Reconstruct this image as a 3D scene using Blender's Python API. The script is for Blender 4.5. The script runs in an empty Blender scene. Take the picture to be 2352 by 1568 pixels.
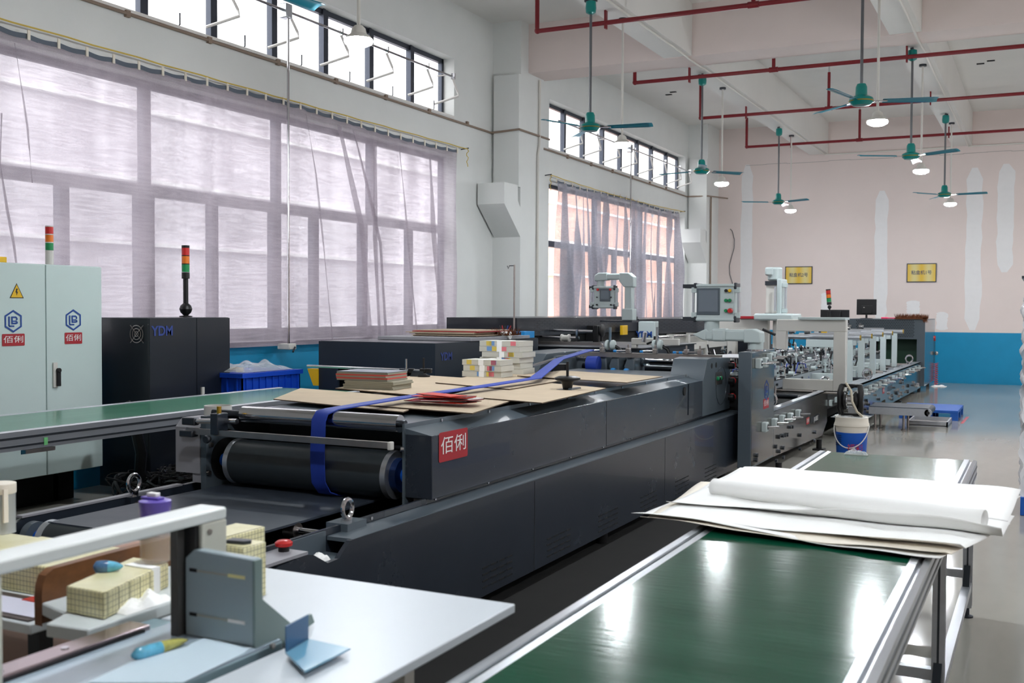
import bpy, math, random
from mathutils import Vector, Matrix
random.seed(7)
S = bpy.context.scene
COL = S.collection
PI = math.pi
# ---------------------------------------------------------------- camera
FPX, CX, CY, H = 2450., 1176., 784., 1.55
def _axes():
    y = Vector((2400-CX, -(713-CY), -FPX)).normalized()
    h = Vector((1, -.005, 0))
    z = h.cross(-y).normalized()
    if z.y < 0: z = -z
    x = y.cross(z)
    return x, y, z
AX, AY, AZ = _axes()
RM = Matrix((AX, AY, AZ))                      # camera -> world
cam = bpy.data.cameras.new('camera'); camo = bpy.data.objects.new('camera', cam); COL.objects.link(camo)
camo.matrix_world = Matrix.Translation((0, 0, H)) @ RM.to_4x4()
cam.sensor_width = 36; cam.lens = 36*FPX/2352; cam.clip_start = .05; cam.clip_end = 200
cam.dof.use_dof = True; cam.dof.focus_distance = 7.5; cam.dof.aperture_fstop = 5.0
S.camera = camo
# ---------------------------------------------------------------- world and exposure
w = bpy.data.worlds.new('sky'); S.world = w; w.use_nodes = True
w.node_tree.nodes['Background'].inputs[0].default_value = (.97, .98, 1, 1)
w.node_tree.nodes['Background'].inputs[1].default_value = 2.6
S.view_settings.view_transform = 'Standard'; S.view_settings.look = 'None'
S.view_settings.exposure = 1.0; S.view_settings.gamma = 1; S.view_settings.use_curve_mapping = False
S.cycles.max_bounces = 10; S.cycles.diffuse_bounces = 5; S.cycles.transparent_max_bounces = 16
S.cycles.sample_clamp_indirect = 5; S.cycles.caustics_reflective = False; S.cycles.caustics_refractive = False
def portal(name, y0, y1, z0, z1):
    l = bpy.data.lights.new(name, 'AREA'); l.shape = 'RECTANGLE'; l.size = z1-z0; l.size_y = y1-y0
    l.cycles.is_portal = True
    o = bpy.data.objects.new(name, l); COL.objects.link(o)
    o.location = (-7.62, (y0+y1)/2, (z0+z1)/2); o.rotation_euler = (0, -PI/2, 0)
for i, (a, b, c, d) in enumerate(((5.4, 12.8, 1.2, 3.62), (5.4, 12.82, 4.18, 4.97), (15.92, 23.3, 1.2, 3.62), (15.94, 23.3, 4.15, 4.95))):
    portal('window_portal', a, b, c, d)
# ---------------------------------------------------------------- pixel -> point on a real plane
def at(px, py, X=None, Y=None, Z=None):
    r = RM @ Vector((px-CX, -(py-CY), -FPX))
    if X is not None: t = X/r.x
    elif Y is not None: t = Y/r.y
    else: t = (Z-H)/r.z
    return Vector((r.x*t, r.y*t, r.z*t+H))
# ---------------------------------------------------------------- materials
def lin(c):
    return tuple(((v/255)/12.92 if v/255 <= .04045 else ((v/255+.055)/1.055)**2.4) for v in c)
MATS = {}
def mat(name, col, rough=.5, metal=0, var=0, scale=8, bump=0, bscale=60, emit=0, stretch=None, trans=0, coat=0, alpha=1, spec=.5, ior=1.45, rvar=0):
    m = bpy.data.materials.new(name); m.use_nodes = True; nt = m.node_tree; b = nt.nodes['Principled BSDF']
    c = lin(col); b.inputs['Base Color'].default_value = (*c, 1)
    b.inputs['Roughness'].default_value = rough; b.inputs['Metallic'].default_value = metal
    b.inputs['IOR'].default_value = ior; b.inputs['Transmission Weight'].default_value = trans
    b.inputs['Coat Weight'].default_value = coat; b.inputs['Alpha'].default_value = alpha
    b.inputs['Specular IOR Level'].default_value = spec
    if emit:
        b.inputs['Emission Color'].default_value = (*c, 1); b.inputs['Emission Strength'].default_value = emit
    if var or bump or rvar:
        tc = nt.nodes.new('ShaderNodeTexCoord'); mp = nt.nodes.new('ShaderNodeMapping')
        nt.links.new(tc.outputs['Object'], mp.inputs[0])
        if stretch: mp.inputs['Scale'].default_value = stretch
        nz = nt.nodes.new('ShaderNodeTexNoise'); nz.inputs['Scale'].default_value = scale; nz.inputs['Detail'].default_value = 6; nz.inputs['Roughness'].default_value = .6
        nt.links.new(mp.outputs[0], nz.inputs['Vector'])
        if var:
            rp = nt.nodes.new('ShaderNodeValToRGB')
            rp.color_ramp.elements[0].position = .3; rp.color_ramp.elements[1].position = .72
            rp.color_ramp.elements[0].color = (*[max(0, v*(1-var)) for v in c], 1); rp.color_ramp.elements[1].color = (*[min(1, v*(1+var)) for v in c], 1)
            nt.links.new(nz.outputs['Fac'], rp.inputs[0]); nt.links.new(rp.outputs[0], b.inputs['Base Color'])
        if rvar:
            mr = nt.nodes.new('ShaderNodeMath'); mr.operation = 'MULTIPLY_ADD'; mr.inputs[1].default_value = 2*rvar; mr.inputs[2].default_value = max(.02, rough-rvar)
            nt.links.new(nz.outputs['Fac'], mr.inputs[0]); nt.links.new(mr.outputs[0], b.inputs['Roughness'])
        if bump:
            n2 = nt.nodes.new('ShaderNodeTexNoise'); n2.inputs['Scale'].default_value = bscale; n2.inputs['Detail'].default_value = 3
            nt.links.new(mp.outputs[0], n2.inputs['Vector'])
            bp = nt.nodes.new('ShaderNodeBump'); bp.inputs['Strength'].default_value = bump; bp.inputs['Distance'].default_value = .01
            nt.links.new(n2.outputs['Fac'], bp.inputs['Height']); nt.links.new(bp.outputs[0], b.inputs['Normal'])
    MATS[name] = m
    return m
WALL = mat('wall paint', (222, 224, 222), .8, var=.03, scale=1.3, bump=.05, bscale=40)
WALLB = mat('back wall paint', (222, 208, 203), .8, var=.03, scale=.9)
PATCH = mat('fresh wall filler', (228, 226, 226), .8, var=.02)
BLUEP = mat('blue wall paint', (0, 134, 178), .55, var=.05, scale=3)
CEIL = mat('ceiling paint', (224, 222, 218), .85, var=.03, scale=1)
FLOOR = mat('polished concrete', (154, 151, 143), .1, var=.14, scale=1.1, rvar=.03, stretch=(1, .35, 1), ior=1.28)
FRAME = mat('dark aluminium frame', (66, 70, 80), .4, .6)
SILL = mat('sill', (225, 222, 218), .6)
TEAL = mat('teal paint', (0, 128, 122), .3, coat=.3)
TEALB = mat('teal blue blade', (24, 134, 156), .28, coat=.4)
ROD = mat('dark rod', (110, 112, 115), .35, .7)
WROD = mat('white conduit', (215, 212, 205), .5)
REDP = mat('red pipe paint', (122, 26, 34), .4)
LAMP = mat('lamp lens', (242, 248, 253), .5, emit=230)
BROWNC = mat('brown conduit', (140, 122, 108), .6)
YROPE = mat('yellow rope', (205, 178, 90), .8)
CABW = mat('pale cabinet paint', (196, 212, 210), .45, var=.02, scale=3, bump=.03, bscale=300)
NAVY = mat('navy black panel', (18, 24, 34), .38, var=.08, scale=4, coat=.2)
NAVY2 = mat('slate machine panel', (30, 39, 50), .45, var=.06, scale=3)
GREY = mat('grey machine paint', (42, 48, 57), .26, var=.05, scale=3, coat=.2, rvar=.05)
GREY2 = mat('light grey machine paint', (84, 94, 102), .3, var=.04, scale=3, coat=.25)
GREYL = mat('pale grey side', (150, 150, 156), .45, var=.04)
CREAM = mat('cream frame paint', (206, 204, 198), .42)
PGREY = mat('pale panel grey', (188, 200, 200), .4)
ALU = mat('brushed aluminium', (196, 200, 206), .3, .85, var=.05, scale=30, stretch=(1, .05, 1))
STEEL = mat('polished steel', (200, 200, 204), .14, 1)
STEEL2 = mat('worn steel', (176, 168, 164), .32, 1, var=.1, scale=12)
GUN = mat('gunmetal', (70, 74, 80), .35, .8)
BLACK = mat('black plastic', (18, 18, 20), .4)
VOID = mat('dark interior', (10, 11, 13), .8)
RUBBER = mat('dark rubber belt', (58, 65, 76), .42, var=.1, scale=6, rvar=.08)
RUBD = mat('black drum rubber', (48, 54, 58), .4, var=.08, scale=9, stretch=(.3, 1, 1))
GREEN = mat('green belt', (8, 66, 46), .15, var=.16, scale=3, rvar=.04, bump=.04, bscale=14, stretch=(.6, 3.5, 1), ior=1.24)
GREEN2 = mat('pale green belt', (74, 134, 108), .2, var=.08, scale=3, rvar=.05, stretch=(2, .4, 1), spec=.8)
BELTB = mat('blue flat belt', (34, 62, 160), .6, var=.08, scale=20)
CARD = mat('cardboard', (186, 168, 144), .85, var=.06, scale=5)
CARDD = mat('cardboard edge', (92, 76, 62), .9)
PAPER = mat('white paper', (248, 248, 246), .7, var=.01)
PAPER2 = mat('cream paper', (236, 228, 214), .75, var=.03)
REDL = mat('red label', (168, 34, 44), .45)
WHITE = mat('white print', (232, 230, 228), .6)
BLUEL = mat('blue print', (20, 66, 142), .5)
REDB = mat('red button', (200, 40, 40), .35, coat=.4)
GREENB = mat('green button', (20, 130, 80), .35)
YEL = mat('yellow paint', (226, 180, 30), .45)
ORANGE = mat('orange lens', (232, 120, 30), .35)
REDLN = mat('red lens', (200, 34, 34), .35)
GREENLN = mat('green lens', (20, 140, 80), .35)
CRATE = mat('blue crate plastic', (14, 66, 182), .4)
CHROME = mat('chrome', (215, 216, 218), .08, 1)
BRASS = mat('brass', (200, 160, 60), .3, 1)
SKYB = mat('light blue steel sheet', (94, 146, 172), .3, coat=.3)
BRISTLE = mat('brown bristle', (112, 66, 40), .9, var=.3, scale=40)
LILAC = mat('purple cap', (98, 80, 170), .35, coat=.4)
BROWNW = mat('brown varnished wood', (112, 72, 42), .4, var=.2, scale=5, stretch=(1, 4, 8))
SCREEN = mat('screen glass', (112, 122, 132), .12, coat=.6)
PALB = mat('blue pallet', (20, 84, 170), .5)
HOSE = mat('hose', (190, 180, 160), .5)
GRIDP = mat('yellow wrap', (216, 208, 150), .55)
FILM = None
def film(name, col, op=.35, rough=.12):
    m = bpy.data.materials.new(name); m.use_nodes = True; nt = m.node_tree; nt.nodes.clear()
    o = nt.nodes.new('ShaderNodeOutputMaterial'); mx = nt.nodes.new('ShaderNodeMixShader'); t = nt.nodes.new('ShaderNodeBsdfTransparent')
    p = nt.nodes.new('ShaderNodeBsdfPrincipled'); p.inputs['Base Color'].default_value = (*lin(col), 1); p.inputs['Roughness'].default_value = rough
    mx.inputs[0].default_value = op; nt.links.new(t.outputs[0], mx.inputs[1]); nt.links.new(p.outputs[0], mx.inputs[2]); nt.links.new(mx.outputs[0], o.inputs[0])
    return m
PANE = film('window glass', (230, 240, 240), .06, .02)
CLEAR = film('clear plastic', (225, 228, 228), .4)
WRAPM = film('stretch film', (236, 236, 240), .75, .15)
def curtain_mat(name, c, seed, op):
    m = bpy.data.materials.new(name); m.use_nodes = True; nt = m.node_tree; nt.nodes.clear(); N = nt.nodes.new; L = nt.links.new
    o = N('ShaderNodeOutputMaterial'); tc = N('ShaderNodeTexCoord')
    def noise(sc, sx, det=4):
        mp = N('ShaderNodeMapping'); mp.inputs['Scale'].default_value = sx; mp.inputs['Location'].default_value = (seed, seed, seed); L(tc.outputs['Object'], mp.inputs[0])
        n = N('ShaderNodeTexNoise'); n.inputs['Scale'].default_value = sc; n.inputs['Detail'].default_value = det; L(mp.outputs[0], n.inputs['Vector']); return n
    a = noise(30, (1, .12, 1.6)); g = noise(160, (1, 1, 1)); s = noise(1.2, (1, 1, 1)); v = noise(4, (1, 1, .06))
    add = N('ShaderNodeMath'); add.operation = 'ADD'; L(a.outputs['Fac'], add.inputs[0]); L(g.outputs['Fac'], add.inputs[1])
    add2 = N('ShaderNodeMath'); add2.operation = 'ADD'; L(add.outputs[0], add2.inputs[0]); L(s.outputs['Fac'], add2.inputs[1])
    add3 = N('ShaderNodeMath'); add3.operation = 'ADD'; L(add2.outputs[0], add3.inputs[0]); L(v.outputs['Fac'], add3.inputs[1])
    mr = N('ShaderNodeMapRange'); mr.inputs['From Min'].default_value = 1.6; mr.inputs['From Max'].default_value = 2.4; mr.inputs['To Min'].default_value = op-.16; mr.inputs['To Max'].default_value = op+.16; L(add3.outputs[0], mr.inputs[0])
    tr = N('ShaderNodeBsdfTransparent'); tl = N('ShaderNodeBsdfTranslucent'); df = N('ShaderNodeBsdfDiffuse')
    tl.inputs[0].default_value = (*lin(c), 1); df.inputs[0].default_value = (*lin(c), 1)
    m1 = N('ShaderNodeMixShader'); m1.inputs[0].default_value = .5; L(tl.outputs[0], m1.inputs[1]); L(df.outputs[0], m1.inputs[2])
    m2 = N('ShaderNodeMixShader'); L(mr.outputs[0], m2.inputs[0]); L(m1.outputs[0], m2.inputs[1]); L(tr.outputs[0], m2.inputs[2]); L(m2.outputs[0], o.inputs[0])
    return m
CURT = curtain_mat('lilac grey sheer fabric', (176, 167, 176), 1.3, .25)
CURT2 = curtain_mat('grey sheer fabric', (164, 164, 174), 5.1, .3)
def grid_mat(name, base, line, sc):
    m = bpy.data.materials.new(name); m.use_nodes = True; nt = m.node_tree; b = nt.nodes['Principled BSDF']; b.inputs['Roughness'].default_value = .3
    tc = nt.nodes.new('ShaderNodeTexCoord'); sp = nt.nodes.new('ShaderNodeSeparateXYZ'); nt.links.new(tc.outputs['Object'], sp.inputs[0])
    acc = None
    for i in range(3):
        mu = nt.nodes.new('ShaderNodeMath'); mu.operation = 'MULTIPLY'; mu.inputs[1].default_value = sc; nt.links.new(sp.outputs[i], mu.inputs[0])
        ao = nt.nodes.new('ShaderNodeMath'); ao.operation = 'ADD'; ao.inputs[1].default_value = 100.43; nt.links.new(mu.outputs[0], ao.inputs[0]); fr = nt.nodes.new('ShaderNodeMath'); fr.operation = 'FRACT'; nt.links.new(ao.outputs[0], fr.inputs[0])
        lt = nt.nodes.new('ShaderNodeMath'); lt.operation = 'LESS_THAN'; lt.inputs[1].default_value = .09; nt.links.new(fr.outputs[0], lt.inputs[0])
        if acc:
            ad = nt.nodes.new('ShaderNodeMath'); ad.operation = 'MAXIMUM'; nt.links.new(acc, ad.inputs[0]); nt.links.new(lt.outputs[0], ad.inputs[1]); acc = ad.outputs[0]
        else: acc = lt.outputs[0]
    nz = nt.nodes.new('ShaderNodeTexNoise'); nz.inputs['Scale'].default_value = 18; nt.links.new(tc.outputs['Object'], nz.inputs['Vector'])
    rp = nt.nodes.new('ShaderNodeValToRGB'); rp.color_ramp.elements[0].color = (*[v*.8 for v in lin(base)], 1); rp.color_ramp.elements[1].color = (*lin((244, 240, 206)), 1)
    nt.links.new(nz.outputs['Fac'], rp.inputs[0])
    mx = nt.nodes.new('ShaderNodeMixRGB'); nt.links.new(acc, mx.inputs[0]); nt.links.new(rp.outputs[0], mx.inputs[1]); mx.inputs[2].default_value = (*lin(line), 1)
    nt.links.new(mx.outputs[0], b.inputs['Base Color'])
    return m
GRIDM = grid_mat('yellow gridded wrapping', (236, 226, 160), (110, 104, 70), 80)
# ---------------------------------------------------------------- mesh builder
ORG = {}
class MB:
    def __init__(s): s.v = []; s.f = []; s.mi = []; s.m = 0
    def add(s, vs, fs):
        n = len(s.v); s.v += [tuple(v) for v in vs]; s.f += [tuple(i+n for i in f) for f in fs]; s.mi += [s.m]*len(fs); return s
    def box(s, x0, x1, y0, y1, z0, z1, R=None, c=None):
        vs = [Vector((x, y, z)) for z in (z0, z1) for y in (y0, y1) for x in (x0, x1)]
        if R is not None:
            c = Vector(c) if c is not None else Vector(((x0+x1)/2, (y0+y1)/2, (z0+z1)/2)); vs = [R @ (v-c) + c for v in vs]
        return s.add(vs, [(0, 2, 3, 1), (4, 5, 7, 6), (0, 1, 5, 4), (2, 6, 7, 3), (0, 4, 6, 2), (1, 3, 7, 5)])
    def cb(s, c, d, R=None):
        return s.box(c[0]-d[0]/2, c[0]+d[0]/2, c[1]-d[1]/2, c[1]+d[1]/2, c[2]-d[2]/2, c[2]+d[2]/2, R)
    def cyl(s, a, b, r, r2=None, n=20, cap=True):
        a = Vector(a); b = Vector(b); r2 = r if r2 is None else r2; d = (b-a).normalized()
        u = d.orthogonal().normalized(); w_ = d.cross(u)
        vs = [a+(u*math.cos(2*PI*i/n)+w_*math.sin(2*PI*i/n))*r for i in range(n)] + [b+(u*math.cos(2*PI*i/n)+w_*math.sin(2*PI*i/n))*r2 for i in range(n)]
        fs = [(i, (i+1) % n, n+(i+1) % n, n+i) for i in range(n)]
        if cap: fs += [tuple(range(n-1, -1, -1)), tuple(range(n, 2*n))]
        return s.add(vs, fs)
    def tube(s, pts, r, n=8, closed=False):
        P = [Vector(p) for p in pts]; k = len(P); rings = []; u = None
        for i, p in enumerate(P):
            if closed: d = P[(i+1) % k]-P[i-1]
            else: d = P[min(i+1, k-1)]-P[max(i-1, 0)]
            d.normalize()
            u = d.orthogonal().normalized() if u is None else (u-d*u.dot(d)).normalized()
            w_ = d.cross(u); rr = r[i] if isinstance(r, (list, tuple)) else r
            rings.append([p+(u*math.cos(2*PI*j/n)+w_*math.sin(2*PI*j/n))*rr for j in range(n)])
        vs = [v for q in rings for v in q]; fs = []
        for i in range(k if closed else k-1):
            for j in range(n):
                a, b = i*n+j, i*n+(j+1) % n; c, d_ = ((i+1) % k)*n+(j+1) % n, ((i+1) % k)*n+j
                fs.append((a, b, c, d_))
        if not closed: fs += [tuple(range(n-1, -1, -1)), tuple(range((k-1)*n, k*n))]
        return s.add(vs, fs)
    def lathe(s, prof, o, ax=(0, 0, 1), n=24):
        o = Vector(o); d = Vector(ax).normalized(); u = d.orthogonal().normalized(); w_ = d.cross(u); k = len(prof)
        vs = [o+d*h+(u*math.cos(2*PI*j/n)+w_*math.sin(2*PI*j/n))*max(r, .0002) for r, h in prof for j in range(n)]
        fs = [(i*n+j, i*n+(j+1) % n, (i+1)*n+(j+1) % n, (i+1)*n+j) for i in range(k-1) for j in range(n)]
        fs += [tuple(range(n-1, -1, -1)), tuple(range((k-1)*n, k*n))]
        return s.add(vs, fs)
    def prism(s, poly, axis, a, b):
        def P3(p, t):
            if axis == 'x': return (t, p[0], p[1])
            if axis == 'y': return (p[0], t, p[1])
            return (p[0], p[1], t)
        n = len(poly); vs = [P3(p, a) for p in poly]+[P3(p, b) for p in poly]
        return s.add(vs, [(i, (i+1) % n, n+(i+1) % n, n+i) for i in range(n)]+[tuple(range(n-1, -1, -1)), tuple(range(n, 2*n))])
    def poly(s, pts, th=.002, up=(0, 0, 1)):
        up = Vector(up); P = [Vector(p) for p in pts]; n = len(P)
        return s.add(P+[p+up*th for p in P], [(i, (i+1) % n, n+(i+1) % n, n+i) for i in range(n)]+[tuple(range(n-1, -1, -1)), tuple(range(n, 2*n))])
    def grid(s, fn, nu, nv, closeu=False):
        vs = [fn(i/nu, j/nv) for j in range(nv+1) for i in range(nu+1)]
        return s.add(vs, [(j*(nu+1)+i, j*(nu+1)+i+1, (j+1)*(nu+1)+i+1, (j+1)*(nu+1)+i) for j in range(nv) for i in range(nu)])
    def sphere(s, c, r, n=14, sz=1):
        return s.lathe([(r*math.sin(PI*i/10), -r*sz*math.cos(PI*i/10)) for i in range(11)], c, n=n)
    def build(s, name, mats, parent=None, loc=None, bev=0, smooth=True, ang=35, solid=0):
        if not isinstance(mats, (list, tuple)): mats = [mats]
        if parent is not None: org = ORG[parent.name]
        elif loc is not None: org = Vector(loc)
        else:
            xs = [v[0] for v in s.v]; ys = [v[1] for v in s.v]; zs = [v[2] for v in s.v]
            org = Vector(((min(xs)+max(xs))/2, (min(ys)+max(ys))/2, min(zs)))
        me = bpy.data.meshes.new(name); me.from_pydata([tuple(Vector(v)-org) for v in s.v], [], s.f)
        for m in mats: me.materials.append(m)
        for p, i in zip(me.polygons, s.mi): p.material_index = i
        me.validate(); me.update()
        import bmesh
        bm = bmesh.new(); bm.from_mesh(me); bmesh.ops.recalc_face_normals(bm, faces=bm.faces); bm.to_mesh(me); bm.free()
        if smooth: me.shade_smooth(); me.set_sharp_from_angle(angle=math.radians(ang))
        o = bpy.data.objects.new(name, me); COL.objects.link(o)
        if parent is not None: o.parent = parent
        else: o.location = org
        ORG[o.name] = org
        if bev:
            b = o.modifiers.new('bevel', 'BEVEL'); b.width = bev; b.segments = 2; b.limit_method = 'ANGLE'; b.angle_limit = math.radians(40)
        if solid:
            b = o.modifiers.new('solidify', 'SOLIDIFY'); b.thickness = solid
        return o
def tag(o, label=None, cat=None, group=None, kind=None):
    if label: o['label'] = label
    if cat: o['category'] = cat
    if group: o['group'] = group
    if kind: o['kind'] = kind
    return o
def thing(name, loc, label=None, cat=None, group=None, kind=None):
    o = bpy.data.objects.new(name, None); o.empty_display_size = .1; COL.objects.link(o); o.location = loc; ORG[o.name] = Vector(loc)
    return tag(o, label, cat, group, kind)
def kids(o): return [c for c in bpy.data.objects if c.parent == o]
def dup(root, loc, label=None, rotz=None, scale=None):
    def cp(o, par):
        c = o.copy(); COL.objects.link(c)
        if par is not None: c.parent = par
        for k in kids(o): cp(k, c)
        return c
    r = cp(root, None); r.location = loc
    if rotz is not None: r.rotation_euler = (0, 0, rotz)
    if scale is not None: r.scale = scale
    if label: r['label'] = label
    return r
def struct(mb, name, m, **k): return tag(mb.build(name, m, **k), kind='structure')
_fonts = {}
def text(s, size, o, xdir, ydir, m, name, parent, depth=.001, bold=0, sx=1):
    c = bpy.data.curves.new('txt', 'FONT'); c.body = s; c.size = size; c.align_x = 'CENTER'; c.align_y = 'CENTER'; c.offset = bold; c.extrude = 0; c.resolution_u = 4
    t = bpy.data.objects.new('txt', c); COL.objects.link(t); bpy.context.view_layer.update()
    me = bpy.data.meshes.new_from_object(t.evaluated_get(bpy.context.evaluated_depsgraph_get()))
    COL.objects.unlink(t); bpy.data.objects.remove(t)
    X = Vector(xdir).normalized(); Yv = Vector(ydir).normalized(); Nn = X.cross(Yv); o = Vector(o)
    org = ORG[parent.name] if parent else o
    for v in me.vertices:
        v.co = o + X*v.co.x*sx + Yv*v.co.y + Nn*depth - org
    me.name = name; me.materials.clear(); me.materials.append(m)
    for p in me.polygons: p.material_index = 0
    ob = bpy.data.objects.new(name, me); COL.objects.link(ob)
    if parent: ob.parent = parent
    else: ob.location = org
    ORG[ob.name] = org
    return ob
def hexlogo(parent, c, xdir, ydir, size, m=None, wh=None):
    """hexagon outline with an L and a B inside"""
    X = Vector(xdir).normalized(); Yv = Vector(ydir).normalized(); Nn = X.cross(Yv); c = Vector(c); mb = MB()
    def q(pts): mb.add([c+X*a*size+Yv*b*size+Nn*.0015 for a, b in pts], [tuple(range(len(pts)))])
    hx = [(math.cos(PI/2+i*PI/3)*1, math.sin(PI/2+i*PI/3)*1) for i in range(6)]
    for i in range(6):
        a, b = hx[i], hx[(i+1) % 6]; q([a, b, (b[0]*.82, b[1]*.82), (a[0]*.82, a[1]*.82)])
    q([(-.5, .42), (-.34, .42), (-.34, -.5), (-.5, -.4)]); q([(-.42, -.5), (.1, -.5), (.1, -.36), (-.42, -.36)])
    q([(-.2, .42), (.3, .42), (.3, .28), (-.2, .28)]); q([(-.2, .28), (-.05, .28), (-.05, -.26), (-.2, -.26)])
    q([(-.05, .06), (.28, .06), (.28, -.06), (-.05, -.06)]); q([(-.05, -.12), (.3, -.12), (.3, -.26), (-.05, -.26)])
    q([(.28, .42), (.44, .28), (.44, .12), (.3, .06), (.28, .2)]); q([(.3, .06), (.46, -.06), (.46, -.2), (.3, -.26), (.28, -.1)])
    return mb.build('hexagon_logo', m or BLUEL, parent, smooth=False)
def redlabel(parent, c, xdir, ydir, w_, h_, name='brand_label'):
    X = Vector(xdir).normalized(); Yv = Vector(ydir).normalized(); Nn = X.cross(Yv); c = Vector(c)
    pts = []
    for cx_, cy_, a0 in ((1, 1, 0), (-1, 1, 90), (-1, -1, 180), (1, -1, 270)):
        for k in range(4):
            a = math.radians(a0+k*30); r = .08*h_
            pts.append(c+X*(cx_*(w_/2-r)+math.cos(a)*r)+Yv*(cy_*(h_/2-r)+math.sin(a)*r)+Nn*.001)
    lab = MB().poly(pts, .0008, Nn).build(name, REDL, parent, smooth=False)
    text('佰俐', h_*.62, c+Nn*.0022, X, Yv, WHITE, 'lettering', lab, bold=.0, sx=.62*w_/(h_*.62)/1.35)
    return lab
# ================================================================= ROOM
XL, YB, ZC = -7.294, 24.42, 5.7
W1 = (5.4, 12.8); W2 = (15.93, 23.3); LZ = (1.2, 3.62); UZ = (4.17, 4.96)
floor = struct(MB().box(-7.6, 7.6, -3.2, 24.7, -.1, 0), 'floor', FLOOR, smooth=False)
# left wall with four openings
def wallpieces(z0, z1, mi, mb):
    mb.m = mi; x0, x1 = XL-.25, XL
    ys = [-3.2, W1[0], W1[1], W2[0], W2[1], 24.7]
    for i in range(5):
        y0, y1 = ys[i], ys[i+1]
        if i in (1, 3):
            for a, b in ((0, LZ[0]), (LZ[1], UZ[0]), (UZ[1], ZC)):
                lo, hi = max(a, z0), min(b, z1)
                if hi > lo: mb.box(x0, x1, y0, y1, lo, hi)
        else: mb.box(x0, x1, y0, y1, z0, z1)
mb = MB(); wallpieces(0, 1.17, 1, mb); wallpieces(1.17, ZC, 0, mb)
struct(mb, 'wall_left', [WALL, BLUEP], smooth=False)
mb = MB(); mb.m = 0; mb.box(-7.6, 7.6, YB, YB+.25, 1.08, ZC); mb.m = 1; mb.box(-7.6, 7.6, YB, YB+.25, 0, 1.08); mb.m = 2
rp = random.Random(3)
def patch(px, y0, y1, wpx):
    a = at(px, y0, Y=YB); b = at(px, y1, Y=YB); hw = wpx/2*YB/2450*1.13; n = 14
    L = []; R = []
    for i in range(n+1):
        t = i/n; z = a.z+(b.z-a.z)*t; e = .35 if i in (0, n) else 1
        L.append((a.x-hw*e*rp.uniform(.85, 1.1), z)); R.append((a.x+hw*e*rp.uniform(.85, 1.1), z))
    k = 2*(n+1)
    mb.add([(x, YB-.002, z) for x, z in L]+[(x, YB-.002, z) for x, z in R], [(i, i+1, n+2+i, n+1+i) for i in range(n)])
for p in ((1717, 378, 755, 24), (2026, 438, 738, 24), (2240, 385, 758, 28), (2312, 376, 625, 28), (1897, 672, 712, 18), (2098, 690, 722, 24), (2164, 716, 758, 20), (1500, 400, 500, 10)): patch(*p)
mb.m = 3
for i in range(30): mb.box(-6.2+i*.46, -6.2+i*.46+.47, YB-.0025, YB-.001, 4.838+.008*math.sin(i*1.9), 4.846+.008*math.sin(i*1.9))
struct(mb, 'wall_back', [WALLB, BLUEP, PATCH, mat('crack shade', (150, 144, 142), .9)], smooth=False)
struct(MB().box(7.5, 7.75, -3.2, 24.7, 0, ZC), 'wall_right', WALLB, smooth=False)
struct(MB().box(-7.6, 7.6, -3.3, -3.1, 0, ZC), 'wall_front', WALLB, smooth=False)
struct(MB().box(-7.6, 7.6, -3.2, 24.7, ZC, ZC+.15), 'ceiling', CEIL, smooth=False)
# beams (trim) and columns
for i, (a, b) in enumerate(((-4.77, -4.37), (-1.81, -1.43), (1.3, 1.7), (4.3, 4.7))):
    struct(MB().box(a, b, -3.1, 24.42, 5.0, ZC), 'trim_%d' % (i+1), CEIL, smooth=False)
struct(MB().box(XL, 7.5, 14.2, 14.8, 4.99, ZC), 'trim_5', WALLB, smooth=False)
struct(MB().box(XL, 7.5, 5.6, 6.2, 4.99, ZC), 'trim_6', WALLB, smooth=False)
mb = MB().box(XL, -6.84, 13.95, 14.74, 1.08, ZC); mb.m = 1; mb.box(XL, -6.84, 13.95, 14.74, 0, 1.08)
struct(mb, 'trim_7', [WALL, BLUEP], smooth=False)
c2 = at(1608, 500, X=XL)
mb = MB().box(XL, -6.84, 23.5, YB, 1.08, ZC); mb.m = 1; mb.box(XL, -6.84, 23.5, YB, 0, 1.08)
struct(mb, 'trim_8', [WALL, BLUEP], smooth=False)
mb = MB().box(XL, -6.84, 4.4, 5.2, 1.08, ZC); mb.m = 1; mb.box(XL, -6.84, 4.4, 5.2, 0, 1.08)
struct(mb, 'trim_9', [WALL, BLUEP], smooth=False)
# pipe casings that jog down the columns
def casing(y, x1, name, lab, k=1):
    X0 = XL+.03; mb = MB()
    mb.box(X0+.02, x1+.004, y-.07, y, 3.3, 4.92)
    t = thing(name, (X0, y, 3.3), lab, 'casing')
    mb.build('upper_casing', WALL, t, smooth=False)
    prof = [(y-.52, 3.32), (y-.52, 3.02), (y, 2.58), (y, 3.0), (y-.09, 3.10), (y-.09, 3.32)]
    MB().prism(prof, 'x', X0, x1+.004).build('dogleg', WALL, t, smooth=False)
casing(13.95, -6.84, 'pipe_casing', 'white boxed pipe casing with a bent elbow on the nearer column')
casing(23.5, -6.84, 'pipe_casing', 'white boxed pipe casing with a bent elbow on the far corner column')
for px, py in ((2252, 146), (2276, 139), (1536, 217), (1546, 211)):
    c = at(px, py, Z=ZC-.002)
    tag(MB().box(c.x-.06, c.x+.06, c.y-.03, c.y+.03, ZC-.012, ZC+.0).build('ceiling_hole', VOID, smooth=False), 'small dark slot in the ceiling, %s' % {2252: 'left one of the right bay pair', 2276: 'right one of the right bay pair', 1536: 'left one of the far left bay pair', 1546: 'right one of the far left bay pair'}[px], 'ceiling slot')
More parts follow.
